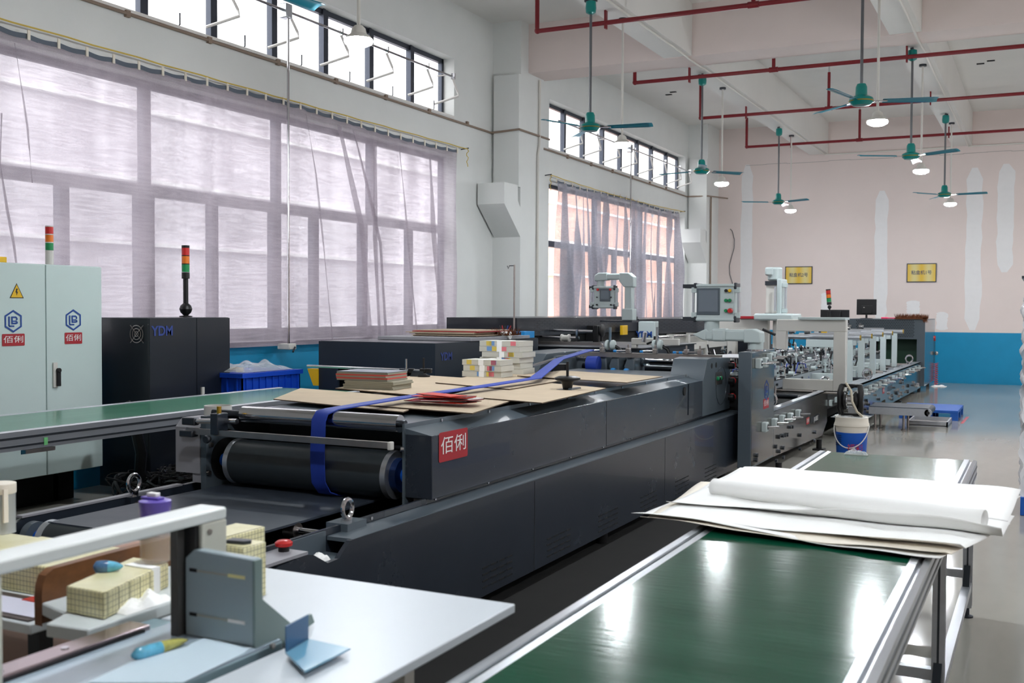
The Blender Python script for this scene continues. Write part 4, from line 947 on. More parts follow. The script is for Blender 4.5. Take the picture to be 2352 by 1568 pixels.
# white paper bundles ----------------------------------------------------------
BW = mat('bundled paper edge', (196, 194, 184), .8, var=.1, scale=60, stretch=(.1, .1, 4)); C1 = mat('print pink', (220, 120, 130), .6); C2 = mat('print yellow', (214, 190, 90), .6); C3 = mat('print blue', (110, 150, 200), .6)
def bundle(x, y, z, w_, d_, h_, rot, lab, seed):
    r = random.Random(seed); R = Matrix.Rotation(rot, 3, 'Z'); t = thing('paper_bundle', (x, y, z), lab, 'paper bundle', 'bundles of printed paper on the press')
    mb = MB(); mb.box(x-w_/2, x+w_/2, y-d_/2, y+d_/2, z, z+h_, R); mb.build('sheets', BW, t, smooth=False)
    for k in range(3):
        cx = x+w_*r.uniform(-.42, .3); mb = MB(); mb.box(cx, cx+w_*.13, y-d_/2-.001, y-d_/2+.01, z+h_*.15, z+h_*.95, R, (x, y, z)); mb.build('colour_print', (C1, C2, C3)[(k+seed) % 3], t, smooth=False)
    mb = MB(); mb.box(x-.022, x+.022, y-d_/2-.003, y+d_/2+.003, z-.0, z+h_+.0015, R, (x, y, z)); mb.build('paper_band', PAPER, t, smooth=False)
bz = 1.027
B = at(1120, 864, Z=bz)
labs = ('low bundle, near side', 'low bundle, second up', 'low bundle, third up')
for k in range(3): bundle(B.x+rm.uniform(-.01, .01), B.y, bz+k*.044, .33, .2, .042, rm.uniform(-.04, .04), 'bundle of printed paper in the shorter front pile, '+('bottom', 'middle', 'top')[k]+' one', k)
B2 = at(1150, 858, Z=bz); B2.y += .12
for k in range(6): bundle(B2.x+rm.uniform(-.02, .02), B2.y, bz+k*.0435, .36, .24, .042, rm.uniform(-.05, .05), 'bundle of printed paper in the taller back pile, layer %s' % ('at the bottom', 'second from below', 'third from below', 'third from the top', 'second from the top', 'topmost')[k], k+3)
# rod stand left of the bundles
c = at(932, 880, Z=1.0); Y_ = c.y+.45
t2 = thing('measuring_stand', (c.x, Y_, 1.0), 'steel rod stand with black clamps behind the magazines', 'stand')
a_ = at(706, 840, Y=Y_); b_ = at(985, 852, Y=Y_)
MB().cyl(a_, b_, .010).build('cross_rod', STEEL, t2)
v = at(933, 824, Y=Y_); MB().cyl((v.x, Y_, .95), v, .008).build('upright_rod', STEEL, t2)
v = at(973, 822, Y=Y_); MB().cyl((v.x, Y_, .95), v, .009).build('upright_rod', BLACK, t2)
for px in (925, 945, 972, 985):
    c = at(px, 851, Y=Y_); MB().cb(c, (.05, .03, .035)).build('clamp', BLACK if px > 940 else GUN, t2, bev=.006)
c = at(973, 868, Y=Y_); MB().lathe([(.05, 0), (.05, .02), (.02, .03)], (c.x, Y_, c.z)).build('hand_knob', BLACK, t2)
MB().prism([(at(940, 882, Y=Y_).x, .98), (at(950, 862, Y=Y_).x, 1.06), (at(975, 862, Y=Y_).x, 1.06), (at(980, 882, Y=Y_).x, .98)], 'y', Y_-.02, Y_+.02).build('bracket', GUN, t2, smooth=False)
# hand wheel on bracket
k = at(1313, 885, X=X0-.0); t3 = thing('height_knob', (X0-.03, k.y, 1.0), 'black star knob on a threaded rod at the edge of the press bed', 'knob')
MB().box(X0-.09, X0+.02, k.y-.05, k.y+.05, .965, 1.02).build('block', BLACK, t3, bev=.004)
MB().lathe([(.03, 0), (.04, .05), (.045, .06), (.03, .065)], (X0-.03, k.y, 1.02)).build('hub', BLACK, t3)
MB().lathe([(.07, 0), (.085, .008), (.085, .02), (.06, .03)], (X0-.03, k.y, 1.075), n=14).build('star_knob', BLACK, t3)
MB().cyl((X0-.03, k.y, 1.1), (X0-.03, k.y, 1.2), .009).build('threaded_rod', BLACK, t3)
MB().prism([(k.y-.12, .95), (k.y-.04, 1.03), (k.y+.1, 1.03), (k.y+.2, .95)], 'x', X0-.005, X0+.02).build('bracket', GREY2, t3, smooth=False)
# small things on the press
crumple((XO-.06, 3.41, .54), (.07, .11, .05), 10, .006, 9, 'crumpled_paper', PAPER, 'scrap of crumpled white paper in the notch of the press side', 'paper scrap')
c = at(492, 925, X=-4.1)
tg = MB().lathe([(.075, 0), (.075, .055), (.07, .055), (.07, 0)], (-4.1, YE+.2, .946), n=32).build('cable_tie_roll', CREAM)
tag(tg, 'pale slotted plastic ring standing on the left end of the press', 'plastic ring')
# ================================================================= BOX GLUING LINE BEHIND THE PRESS
rg = random.Random(21)
t = thing('box_gluing_machine', (-3.0, 15, 0), 'long grey box gluing line of rollers, rails and knobs running to the back wall', 'machine')
GLU = t
XS = -2.33
# feeder section between press and upright: side plates, shafts
yf0 = 9.75
fL = at(1218, 818, Y=9.9)
MB().prism([(9.0, .9), (9.25, 1.115), (9.9, 1.12), (10.4, 1.12), (10.4, .9)], 'x', -4.62, -4.25).build('left_feeder_housing', GREY2, t, bev=.004)
MB().box(-4.2, -4.16, 9.3, 10.6, .7, 1.09).build('left_side_plate', GREY2, t, smooth=False)
tb = at(1240, 860, Y=9.0)
MB().lathe([(.09, 0), (.09, .06)], (tb.x+.15, 9.1, .97)).build('black_canister', BLACK, t)
MB().cyl((tb.x-.12, 8.9, .99), (tb.x+.14, 9.05, 1.08), .014).build('flat_lever', STEEL, t)
MB().cyl((-4.2, 9.8, 1.06), (-2.75, 9.8, 1.045), .036, n=28).build('feed_shaft', STEEL, t)
MB().cyl((-4.2, 9.95, .97), (-2.75, 9.95, .96), .03, n=28).build('feed_shaft', GUN, t)
for px, m_ in ((1392, GREY2), (1420, GREY2), (1455, GREY2)):
    c = at(px, 840, Y=9.65)
    MB().prism([(c.x-.02, .86), (c.x-.06, 1.0), (c.x-.02, 1.1), (c.x+.04, 1.12), (c.x+.05, .86)], 'y', 9.55, 9.85).build('bearing_stand', m_, t, bev=.01)
for px in (1410, 1440, 1465): c = at(px, 836, Y=9.72); MB().cyl((c.x-.06, 9.78, 1.05), (c.x+.05, 9.78, 1.05), .058, n=28).build('shaft_collar', GREY2, t)
c = at(1375, 845, Y=9.5); MB().cyl((c.x-.09, 9.45, 1.02), (c.x+.02, 9.45, 1.02), .075, n=28).build('blue_belt_pulley', BELTB, t)
for px in (1410, 1440): c = at(px, 858, Y=9.4); MB().lathe([(.04, 0), (.05, .01), (.05, .04), (.03, .05)], (c.x-.03, 9.4, .94), (1, 0, 0)).build('blue_ring', mat('sky blue plastic', (30, 130, 200), .4) if 'sky blue plastic' not in MATS else MATS['sky blue plastic'], t)
# chain of small fingers along the shaft
for i in range(46):
    x = -4.15+i*.031
    if -3.45 < x < -3.2: continue
    MB().tube([(x, 9.76, 1.075), (x+.008, 9.73, 1.1), (x+.02, 9.71, 1.09)], .006, 5).build('spring_finger', GUN if i % 3 else CREAM, t)
# square steel beams across with blue tipped rods
yb = 9.55
l_ = at(1325, 812, Y=yb); r_ = at(1658, 823, Y=yb)
MB().box(l_.x, r_.x, yb-.02, yb+.02, 1.085, 1.13).build('square_beam', STEEL2, t, smooth=False)
for px, L_ in ((1362, .14), (1419, .15), (1480, .15), (1556, .13), (1570, .2)):
    c = at(px, 804, Y=yb-.02)
    a = Vector((c.x-.02, yb-.05, 1.145)); b = a+Vector((L_, .02, .006))
    q = MB().cyl(a, b, .011).build('clamp_rod', STEEL, t); MB().cyl(a-Vector((.012, 0, 0)), a+Vector((.02, 0, 0)), .012).build('blue_tip', MATS['sky blue plastic'], q)
    MB().cb(b+Vector((-.02, 0, 0)), (.04, .05, .05)).cyl(b+Vector((-.02, 0, .02)), b+Vector((-.02, 0, .06)), .008).build('clamp_block', STEEL2, q, bev=.004)
    MB().cb(b+Vector((-.02, .03, -.04)), (.035, .03, .07)).build('clamp_foot', GUN, q)
for px in (1402, 1510):
    c = at(px, 792, Y=yb+.1)
    q = MB().lathe([(.03, 0), (.045, .008), (.05, .02), (.045, .035)], (c.x-.05, yb+.1, c.z), (1, 0, 0)).lathe([(.045, 0), (.05, .02), (.045, .035), (.02, .045)], (c.x+.01, yb+.1, c.z), (1, 0, 0)).build('gripper_wheel', PGREY, t)
    MB().box(c.x-.012, c.x+.006, yb+.09, yb+.11, c.z-.05, c.z+.17).build('flat_arm', STEEL, q, smooth=False)
    MB().tube([(c.x+.05, yb+.1, c.z-.01), (c.x+.1, yb+.1, c.z-.04), (c.x+.12, yb+.1, c.z-.08)], .016, 8).build('black_handle', BLACK, q)
# cream frame with black lever
c = at(1458, 790, Y=10.6); d = at(1560, 780, Y=10.6)
MB().box(c.x-.028, c.x+.03, 10.575, 10.625, c.z-.16, c.z+.06).build('cream_post', CREAM, t, bev=.006)
MB().box(c.x-.03, d.x, 10.57, 10.63, c.z-.005, c.z+.062).build('cream_bar', CREAM, t, bev=.006)
c = at(1490, 785, Y=10.4); MB().tube([(c.x-.02, 10.4, c.z-.02), (c.x+.03, 10.4, c.z), (c.x+.06, 10.4, c.z+.0), (c.x+.065, 10.4, c.z+.06)], .012, 8).build('clamp_lever', BLACK, t)
c = at(1478, 785, Y=10.3); MB().cyl(c, c+Vector((.02, 0, .1)), .022).build('post', STEEL, t)
MB().box(-3.1, -2.55, 10.1, 11.6, 1.06, 1.07, Matrix.Rotation(-.02, 3, 'X')).build('delivery_plate', GREYL, t, smooth=False)
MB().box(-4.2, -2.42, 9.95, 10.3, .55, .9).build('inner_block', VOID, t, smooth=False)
# main upright
up = MB().box(-2.45, XS, 9.45, 10.35, .12, 1.165).build('upright_panel', GREY2, t, bev=.005)
hexlogo(up, at(1760, 896, X=XS)+Vector((.002, 0, 0)), (0, 1, 0), (0, 0, 1), .1)
c = at(1759, 926, X=XS); redlabel(up, c+Vector((.001, 0, 0)), (0, 1, 0), (0, 0, 1), .22, .095)
SS = mat('reflective steel side', (122, 120, 116), .16, .75, var=.05, scale=2)
MB().box(XS-.001, XS+.002, 9.47, 10.33, .14, 1.15).build('steel_facing', SS, up, smooth=False)
# near section side
s1 = MB().prism([(10.35, .12), (10.35, .56), (13.2, .58), (13.2, .2), (12.9, .06), (10.35, .12)], 'x', XS-.06, XS).build('near_side_panel', SS, t, smooth=False)
MB().box(XS-.07, XS, 10.35, 13.2, .565, .585).build('near_side_ledge', ALU, t, smooth=False)
redlabel(s1, at(1855, 966, X=XS)+Vector((.001, 0, 0)), (0, 1, 0), (0, 0, 1), .16, .075)
c = at(1872, 960, X=XS)+Vector((.002, 0, 0)); MB().box(c.x-.001, c.x, c.y-.25, c.y+.25, c.z-.035, c.z+.035).build('model_plate', GUN, s1, smooth=False)
c2_ = at(1873, 961, X=XS); text('JK-850S', .075, (c.x+.004, c2_.y, c2_.z), (0, 1, 0), (0, 0, 1), WHITE, 'lettering', s1)
for px, py in ((1770, 940), (1895, 905)):
    e = at(px, py, X=XS-.05); eyebolt(XS-.05, e.y, .585, 1.5, t, 'y')
def clampset(y, z, X, s=1.0):
    q = MB().box(X, X+.05*s, y-.05*s, y+.05*s, z-.045*s, z+.045*s).build('clamp_block', PGREY, t, bev=.008*s)
    MB().cyl((X+.02, y-.02*s, z), (X+.14*s, y+.06*s, z), .009*s).build('knob_rod', STEEL, q)
    MB().cyl((X+.05*s, y+.01*s, z), (X+.053*s, y+.01*s, z), .026*s).build('round_socket', GUN, q)
for y, z in ((9.62, 1.06), (9.85, 1.06), (10.05, 1.09), (10.2, 1.1)): clampset(y, z, XS)
for i, (px, py) in enumerate(((1756, 980), (1778, 971), (1795, 963), (1814, 958), (1832, 950))):
    c = at(px, py, X=XS+.02); clampset(c.y, c.z, XS)
for px, py in ((1905, 925), (1918, 918)): c = at(px, py, X=XS); clampset(c.y, c.z, XS, .8)
for px, py in ((1815, 980), (1820, 980), (1798, 1000), (1803, 999), (1808, 998), (1789, 1003), (1782, 1025), (1799, 1028), (1790, 1036), (1799, 1050), (1738, 1045), (1737, 1056), (1783, 1058), (1838, 999), (1872, 992), (1871, 1012), (1837, 1030)):
    c = at(px, py, X=XS+.01); MB().cyl((XS, c.y, c.z), (XS+.022, c.y, c.z), .02, n=12).build('hex_nut', GUN, t)
# second section
X2 = -2.07
s2 = MB().prism([(13.1, .12), (13.1, .62), (21.3, .575), (21.3, .09), (16.5, .13), (16.4, .24), (16.0, .24), (15.9, .1)], 'x', X2-.05, X2).build('far_side_panel', SS, t, smooth=False)
MB().box(X2-.16, X2, 13.1, 21.3, .575, .6, Matrix.Rotation(-.0055, 3, 'X')).build('far_side_ledge', ALU, t, smooth=False)
redlabel(s2, at(2029, 897, X=X2)+Vector((.001, 0, 0)), (0, 1, 0), (0, 0, 1), .2, .08); c = at(2040, 893, X=X2); MB().box(X2+.0005, X2+.001, c.y-.1, c.y+.45, c.z-.04, c.z+.04).build('model_plate', GUN, s2, smooth=False)
for i in range(34):
    y = 13.4+i*.232; z = .50+.012*math.sin(i*1.3)
    if i % 4 == 0: clampset(y, z, X2, .9)
    else: MB().box(X2, X2+.03, y-.02, y+.02, z-.035, z+.035).cyl((X2, y, z), (X2+.11, y+.03, z-.01), .010, n=8).build('adjusting_knob', STEEL if i % 2 else PGREY, t)
for i in range(46):
    y = rg.uniform(13.3, 21.0); z = rg.uniform(.16, .42)
    if 15.8 < y < 16.6: continue
    MB().cyl((X2, y, z), (X2+.025, y, z), rg.choice((.016, .022, .03)), n=10).build('nut', rg.choice((GUN, STEEL, STEEL)), t)
for px, py in ((1992, 830+35), (2088, 828)):
    e = at(px, py, X=X2-.05); eyebolt(X2-.05, e.y, .6, 1.6, t, 'y')
for y in (10.0, 12.0, 14.2, 16.8, 19, 21): MB().cyl((-2.2, y, 0), (-2.2, y, .12), .03).box(-2.26, -2.14, y-.06, y+.06, .0, .02).build('foot', BLACK, t)
for y in (10.5, 14.2, 18, 21): MB().cyl((-4.0, y, 0), (-4.0, y, .12), .03).build('foot', BLACK, t)
MB().box(-4.1, -4.05, 10.4, 21.3, .12, .6).build('left_side_panel', GREY2, t, smooth=False)
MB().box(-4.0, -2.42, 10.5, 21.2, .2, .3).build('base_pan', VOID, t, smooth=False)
# long carrier rails, angled belts and cluttered mechanics
for i, (x, z, h_) in enumerate(((-3.7, .82, .09), (-3.3, .80, .1), (-2.98, .76, .11), (-2.72, .70, .09))):
    r0 = MB().box(x-.02, x+.02, 10.4+i*.3, 21.2, z-h_/2, z+h_/2).build('carrier_rail', ALU if i % 2 else PGREY, t, smooth=False)
    MB().box(x-.028, x+.028, 10.5+i*.3, 21.2, z+h_/2, z+h_/2+.012).build('carrier_belt', BLACK if i % 2 else GREYL, r0, smooth=False)
    for k in range(22):
        y = 10.7+i*.3+k*.46
        MB().cyl((x-.03, y, z+h_/2+.03), (x+.03, y, z+h_/2+.03), .028, n=14).build('press_roller', STEEL if k % 3 else PGREY, r0)
    for k in range(14): MB().cyl((x+.021, 10.8+i*.2+k*.7, z), (x+.04, 10.8+i*.2+k*.7, z), .014, n=8).build('bolt', GUN, r0)
for k in range(26):
    y = 10.6+k*.41; z = rg.uniform(.5, .62)
    MB().cyl((-4.0, y, z), (-2.4 if y < 13 else -2.15, y, z), rg.choice((.014, .02, .026)), n=12).build('cross_shaft', rg.choice((STEEL, STEEL2, GUN)), t)
for k in range(260):
    x = rg.uniform(-3.95, -2.5); y = rg.uniform(10.2, 18.5); z = rg.uniform(.62, 1.02)
    ty = k % 5; nm = ('small_bracket', 'tension_spring', 'guide_wheel', 'link_arm', 'clamp_lever')[ty]; mm = rg.choice((STEEL, PGREY, GUN, BLACK, CHROME, CHROME))
    mb = MB()
    if ty == 0: mb.box(x-.03, x+.03, y-.02, y+.02, z-.04, z+.04).cyl((x, y-.03, z), (x, y+.03, z), .018, n=10)
    elif ty == 1: mb.cyl((x, y, z-.05), (x, y, z+.07), .012, n=8).cyl((x, y, z+.03), (x, y, z+.05), .024, n=10)
    elif ty == 2: mb.cyl((x-.015, y, z), (x+.015, y, z), .045, n=18).cyl((x-.03, y, z), (x+.03, y, z), .014, n=8)
    elif ty == 3: mb.box(x-.012, x+.012, y-.1, y+.1, z-.015, z+.015, Matrix.Rotation(rg.uniform(-.6, .6), 3, 'X'))
    else: mb.cyl((x, y, z), (x+rg.uniform(-.04, .04), y, z+.11), .01, n=8); mm = rg.choice((BLACK, STEEL)); mb.sphere((x, y, z), .02)
    mb.build(nm, mm, t)
for k in range(10):
    x = rg.uniform(-3.6, -2.6); y = rg.uniform(10.6, 14); z = .75
    MB().tube([(x, y, z-.1), (x+.03, y+.1, z+.12), (x+.1, y+.2, z+.1), (x+.14, y+.22, z-.08)], .008, 6).build('air_hose', rg.choice((BLACK, HOSE, BELTB)), t)
# cream portal frames
def portal_frame(Y, xl, xr, zb_, zt_, w_, lab_left=True, bottom=True, name='portal_frame'):
    mb = MB().box(xl, xr, Y-w_/2, Y+w_/2, zt_-w_, zt_).box(xr-w_, xr, Y-w_/2, Y+w_/2, zb_, zt_-w_)
    if lab_left: mb.box(xl, xl+w_*.8, Y-w_/2, Y+w_/2, 1.12, zt_-w_)
    if bottom: mb.box(xr-.65, xr-w_, Y-w_/2, Y+w_/2, zb_, zb_+w_*.9)
    return mb.build(name, CREAM, t, bev=.006)
YP = 11.6
a = at(1787, 733, Y=YP); b = at(1943, 898, Y=YP)
portal_frame(YP, a.x, b.x, b.z, a.z, .125)
MB().box(at(1838, 730, Y=YP).x, b.x, YP-.12, YP+.16, a.z, a.z+.025).build('frame_top_plate', PGREY, t, smooth=False)
a2 = at(1655, 731, Y=12.6); b2 = at(1766, 745, Y=12.6)
MB().box(a2.x, b2.x, 12.54, 12.66, b2.z-.1, a2.z).box(b2.x-.11, b2.x, 12.54, 12.66, .85, b2.z-.1).box(a2.x+.1, a2.x+.2, 12.54, 12.66, .85, b2.z-.1).box(a2.x+.42, a2.x+.5, 12.54, 12.66, .85, b2.z-.1).build('portal_frame', CREAM, t, bev=.006)
MB().box(a2.x+.0, b2.x-.05, 12.9, 12.95, .85, b2.z-.1).build('dark_backing', NAVY, t, smooth=False)
for i, (px, Y) in enumerate(((1843+185, 14.2), (2044, 15.2), (2057, 16.3), (2070, 17.4), (2081, 18.8))):
    zt_ = 1.16; x = X2-.16-.0*i
    MB().box(x-.05, x+.03, Y-.04, Y+.04, .6, zt_).box(x-.5, x-.07, Y-.05, Y+.05, .62, .72).box(x-.55, x-.07, Y-.05, Y+.05, zt_-.1, zt_).build('roller_stand', PGREY, t, bev=.005)
    q = MB().cyl((x-.85, Y, zt_+.03), (x+.12, Y, zt_+.03), .034, n=20).build('guide_cylinder', ALU, t)
    MB().cyl((x-.5, Y-.01, zt_+.035), (x-.18, Y-.01, zt_+.035), .052, n=20).build('sleeve', ALU, q)
    MB().cyl((x+.12, Y, zt_+.03), (x+.135, Y, zt_+.03), .034, n=16).build('brass_end', BRASS, q)
    for k in range(3): MB().box(x-.6-.2*k, x-.56-.2*k, Y+.1, Y+.16, zt_+.03, zt_+.16).cyl((x-.6-.2*k, Y+.1, zt_+.1), (x-.52-.2*k, Y+.1, zt_+.1), .03, n=12).build('upper_clamp', CHROME, t)
# perforated end cabinet
YC = 21.3; XR_ = -2.0; XLc = at(1948, 733, Y=YC).x
MB().box(XLc, XR_, YC, YC+.04, 1.0, 1.37).build('perforated_cover', GREY2, t, smooth=False)
MB().box(XR_-.14, XR_, YC, YC+.04, .12, 1.0).build('cabinet_front_edge', GREY2, t, smooth=False); MB().box(XLc, XLc+.1, YC, YC+.04, .12, 1.0).build('cabinet_front_edge', GREY2, t, smooth=False)
MB().box(XR_-.04, XR_, YC+.04, 23.3, .12, 1.36).build('cabinet_side', mat('glossy side sheet', (96, 108, 112), .12, .5), t, smooth=False)
MB().box(XLc, XR_-.04, 23.2, 23.24, .12, 1.36).build('cabinet_back', VOID, t, smooth=False)
MB().box(XLc, XR_, YC+.04, 23.3, 1.355, 1.375).build('cabinet_top', GREY2, t, smooth=False)
mb = MB()
for r_ in range(11):
    for k in range(34):
        x = XLc+.16+(k+(r_ % 2)*.5)*.0325*(XR_-XLc-.3)/1.15; z = 1.345-r_*.03
        if x > XR_-.13: continue
        mb.cyl((x, YC-.002, z), (x, YC+.001, z), .010, n=6)
mb.build('perforation', VOID, t, smooth=False)
MB().box(XR_-.9, XR_-.15, YC+.5, YC+.55, .5, .98).build('green_guard', mat('deep green', (12, 60, 40), .5), t, smooth=False)
for y in (YC+.1, 23.1):
    for x in (XR_-.1, XLc+.1): MB().cyl((x, y, 0), (x, y, .12), .03).build('foot', BLACK, t)
# things on the cabinet
def monitor(px0, px1, py0, py1, Y, z0, lab, stand=True):
    a = at(px0, py0, Y=Y); b = at(px1, py1, Y=Y)
    m = thing('computer_monitor', ((a.x+b.x)/2, Y, z0), lab, 'monitor')
    MB().box(a.x, b.x, Y-.015, Y+.02, b.z, a.z).build('casing', BLACK, m, bev=.006)
    MB().box(a.x+(b.x-a.x)*.25, a.x+(b.x-a.x)*.8, Y-.04, Y-.015, b.z+.02, b.z+(a.z-b.z)*.6).build('rear_hump', BLACK, m, bev=.01)
    MB().box(a.x+(b.x-a.x)*.35, a.x+(b.x-a.x)*.42, Y-.042, Y-.04, b.z+(a.z-b.z)*.45, b.z+(a.z-b.z)*.5).build('logo_patch', STEEL2, m, smooth=False)
    MB().cyl(((a.x+b.x)/2, Y, z0), ((a.x+b.x)/2, Y, b.z+.03), .02).lathe([(.12, 0), (.12, .008), (.03, .015)], ((a.x+b.x)/2, Y, z0)).build('stand', BLACK, m)
monitor(1968, 2013, 687, 723, 21.6, 1.375, 'black monitor seen from behind, standing on the perforated cabinet')
mq = thing('computer_monitor', (at(1918, 720, Y=19.6).x, 19.6, 1.06), 'wide black screen seen from behind beside the small signal light', 'monitor')
a = at(1885, 711, Y=19.6); b = at(1951, 735, Y=19.6)
MB().box(a.x, b.x, 19.58, 19.61, b.z-.1, a.z).build('casing', BLACK, mq, bev=.006); MB().box(a.x+.14, a.x+.36, 19.5, 19.58, b.z-.06, a.z-.02).build('rear_hump', BLACK, mq, bev=.01)
MB().box((a.x+b.x)/2-.03, (a.x+b.x)/2+.03, 19.58, 19.64, .9, b.z-.09).build('stand', GUN, mq, smooth=False)
c = at(1914, 710, Y=19.4); sg = thing('signal_tower', (c.x, 19.4, .86), 'small tilted red, orange and green signal light behind the cream frame', 'signal light')
MB().cyl((c.x, 19.4, .86), (c.x, 19.4, c.z+.04), .012).sphere((c.x, 19.4, c.z+.04), .035).build('ball_joint', BLACK, sg)
stack_light(sg, c.x, 19.4, c.z+.08, .04, .07, .05); sg.rotation_euler = (0, -.09, 0)
# brush with pink handle
p = at(2058, 733, Z=1.38); br = thing('long_brush', (at(2098, 730, Y=21.5).x, 21.5, 1.376), 'brown bristle brush with a pink handle lying on the perforated cabinet', 'brush')
b0, b1 = at(2058, 733, Y=21.5), at(2131, 733, Y=21.5); h0 = at(2024, 733, Y=21.5)
MB().cyl((h0.x, 21.5, 1.39), (b0.x, 21.5, 1.39), .012).cyl((h0.x, 21.5, 1.39), (h0.x+.12, 21.5, 1.39), .02).build('handle', mat('pink plastic', (232, 70, 110), .4), br)
mb = MB(); rb = random.Random(2)
for i in range(700):
    a = Vector((rb.uniform(b0.x, b1.x), 21.5+rb.uniform(-.05, .05), 1.385)); e = a+Vector((rb.uniform(-.06, .04), rb.uniform(-.06, .02), rb.uniform(.02, .11))); s_ = Vector((.005, .003, 0)); mb.add([a-s_, a+s_, e], [(0, 1, 2)])
for i in range(160):
    a = Vector((b1.x-rb.uniform(0, .06), 21.24, 1.39)); e = a+Vector((rb.uniform(-.02, .06), -.03, rb.uniform(-.1, .05))); s_ = Vector((.005, .003, 0)); mb.add([a-s_, a+s_, e], [(0, 1, 2)])
mb.box(b0.x, b1.x, 21.25, 21.52, 1.376, 1.395); mb.build('bristles', BRISTLE, br, smooth=False)
# control cabinet behind, at far right of line, orange-red cord
rc = thing('hanging_charm', (at(2150, 775, Y=23.35).x, 23.32, .7), 'red charm and coiled red cord hanging on the side of the end cabinet', 'ornament')
c = at(2150, 777, Y=23.3)
MB().cyl((XR_+.0, 23.28, c.z), (XR_+.02, 23.28, c.z), .055).build('red_charm', REDB, rc); MB().cyl((XR_+.01, 23.28, c.z+.06), (XR_+.01, 23.28, c.z-.5), .004).build('string', BLACK, rc)
MB().tube([(XR_+.04+.035*math.cos(i*.9), 23.28+.035*math.sin(i*.9), c.z-.5-i*.006) for i in range(80)], .007, 5).build('coiled_cord', REDB, rc)
MB().sphere((XR_+.04, 23.28, c.z-.3), .04).build('grey_bauble', CHROME, rc)
tag(crumple((XR_+.1, 23.2, 0.002), (.3, .3, .02), 8, .01, 4, 'scrap_cord', PAPER, 'scraps of cord on the floor by the end cabinet', 'scrap'))
# ------------------------------------------------------------ control terminals
def panel(c, w_, h_, d_, name, lab, face, screen, btns, root_z, bar=.14):
    """pendant operator terminal; face looks along -Y before yaw"""
    th = thing(name, (c[0], c[1], root_z), lab, 'control panel')
    x, y, z = c
    b = MB().box(x-w_/2, x+w_/2, y, y+d_, z-h_/2, z+h_/2).build('housing', PGREY, th, bev=.008)
    for s in (-1, 1):
        zz = z+s*(h_/2)
        MB().box(x-w_/2-.005, x+w_/2+.005, y-.012, y+d_*.9, zz-.02 if s < 0 else zz-.01, zz+.02 if s > 0 else zz+.01).build('rounded_edge_rail', PGREY, th, bev=.012)
        MB().box(x-w_/2-.03, x-w_/2+.004, y-.0, y+d_+.08, zz-.03, zz+.03).box(x+w_/2-.004, x+w_/2+.02, y-.01, y+d_, zz-.03, zz+.03).build('dark_corner', GUN, th, bev=.008)
    MB().box(x-w_/2-.02, x+w_/2-.02, y+d_, y+d_+.1, z-h_/2-.012, z-h_/2+.012).box(x-w_/2-.02, x+w_/2-.02, y+d_, y+d_+.1, z+h_/2-.012, z+h_/2+.012).build('rear_fin', GUN, th, smooth=False)
    for s in (-1, 1):
        MB().box(x-w_/2-bar, x-w_/2, y+.02, y+d_+.1, z+s*(h_/2)-.018, z+s*(h_/2)+.018).build('dark_side_bar', GUN, th, smooth=False)
    for s in (-1, 1):
        hx = x+s*(w_/2+.035)
        q = MB().cyl((hx, y+.02, z-h_*.36), (hx, y+.02, z+h_*.36), .012).build('side_handle', ALU, th)
        for k in (-1, 1): MB().box(min(hx-.015, x+s*w_/2), max(hx+.015, x+s*w_/2), y+.0, y+.04, z+k*h_*.38-.025, z+k*h_*.38+.025).build('handle_bracket', PGREY, q, bev=.004)
    sx, sz, sw, sh = screen
    f = MB().box(x+sx-sw/2-.018, x+sx+sw/2+.018, y-.008, y+.001, z+sz-sh/2-.03, z+sz+sh/2+.02).build('screen_bezel', GREY2, th, bev=.004)
    MB().box(x+sx-sw/2, x+sx+sw/2, y-.010, y-.008, z+sz-sh/2, z+sz+sh/2).build('screen', SCREEN, f, smooth=False)
    for bx, bz, m_, r_, L_ in btns:
        q = MB().cyl((x+bx, y, z+bz), (x+bx, y-.012, z+bz), r_*1.1).build('button_ring', CHROME, th)
        MB().lathe([(r_*.95, 0), (r_, L_*.6), (r_*.8, L_), (.002, L_*1.02)], (x+bx, y-.01, z+bz), (0, -1, 0)).build('button_cap', m_, q)
    return th
YH = 9.72
a = at(1600, 652, Y=YH); b = at(1686, 738, Y=YH); cx_, cz_ = (a.x+b.x)/2, (a.z+b.z)/2; w_, h_ = b.x-a.x, a.z-b.z-.04
p1 = panel((cx_, YH, cz_), w_, h_, .14, 'control_terminal', 'pale grey control panel with a screen and coloured buttons, on the gluing line', 0, (-.065, .015, .185, .2),
      ((.105, .11, BLACK, .015, .02), (.14, .11, YEL, .016, .02), (.105, .02, GREENB, .016, .02), (.14, .02, GREENB, .016, .02), (.105, -.075, GREENB, .016, .02), (.147, -.075, REDB, .024, .03)), cz_-.5)
def arm(pts, r, name, par, m=PGREY): return MB().tube(pts, r, 16).build(name, m, par, ang=40)
c = at(1634, 760, Y=YH+.1)
MB().cyl((cx_-.05, YH+.07, cz_-h_/2), (cx_-.05, YH+.07, c.z-.04), .07, n=24).build('mount_tube', PGREY, p1)
e0 = at(1625, 768, Y=YH+.1); e1 = at(1745, 772, Y=YH+.1); 
ar = MB().box(e0.x-.0, e1.x-.03, YH+.0, YH+.14, e0.z-.055, e0.z+.05).build('swing_arm', PGREY, p1, bev=.02)
MB().box(e0.x+.07, e0.x+.2, YH-.02, YH+.16, e0.z-.06, e0.z+.06).build('arm_joint', PGREY, ar, bev=.02)
MB().prism([(e0.x-.12, e0.z-.0), (e0.x+.02, e0.z+.06), (e0.x+.08, e0.z+.06), (e0.x+.08, e0.z-.06), (e0.x-.02, e0.z-.05)], 'y', YH+.006, YH+.134).build('arm_elbow', PGREY, ar, bev=.01)
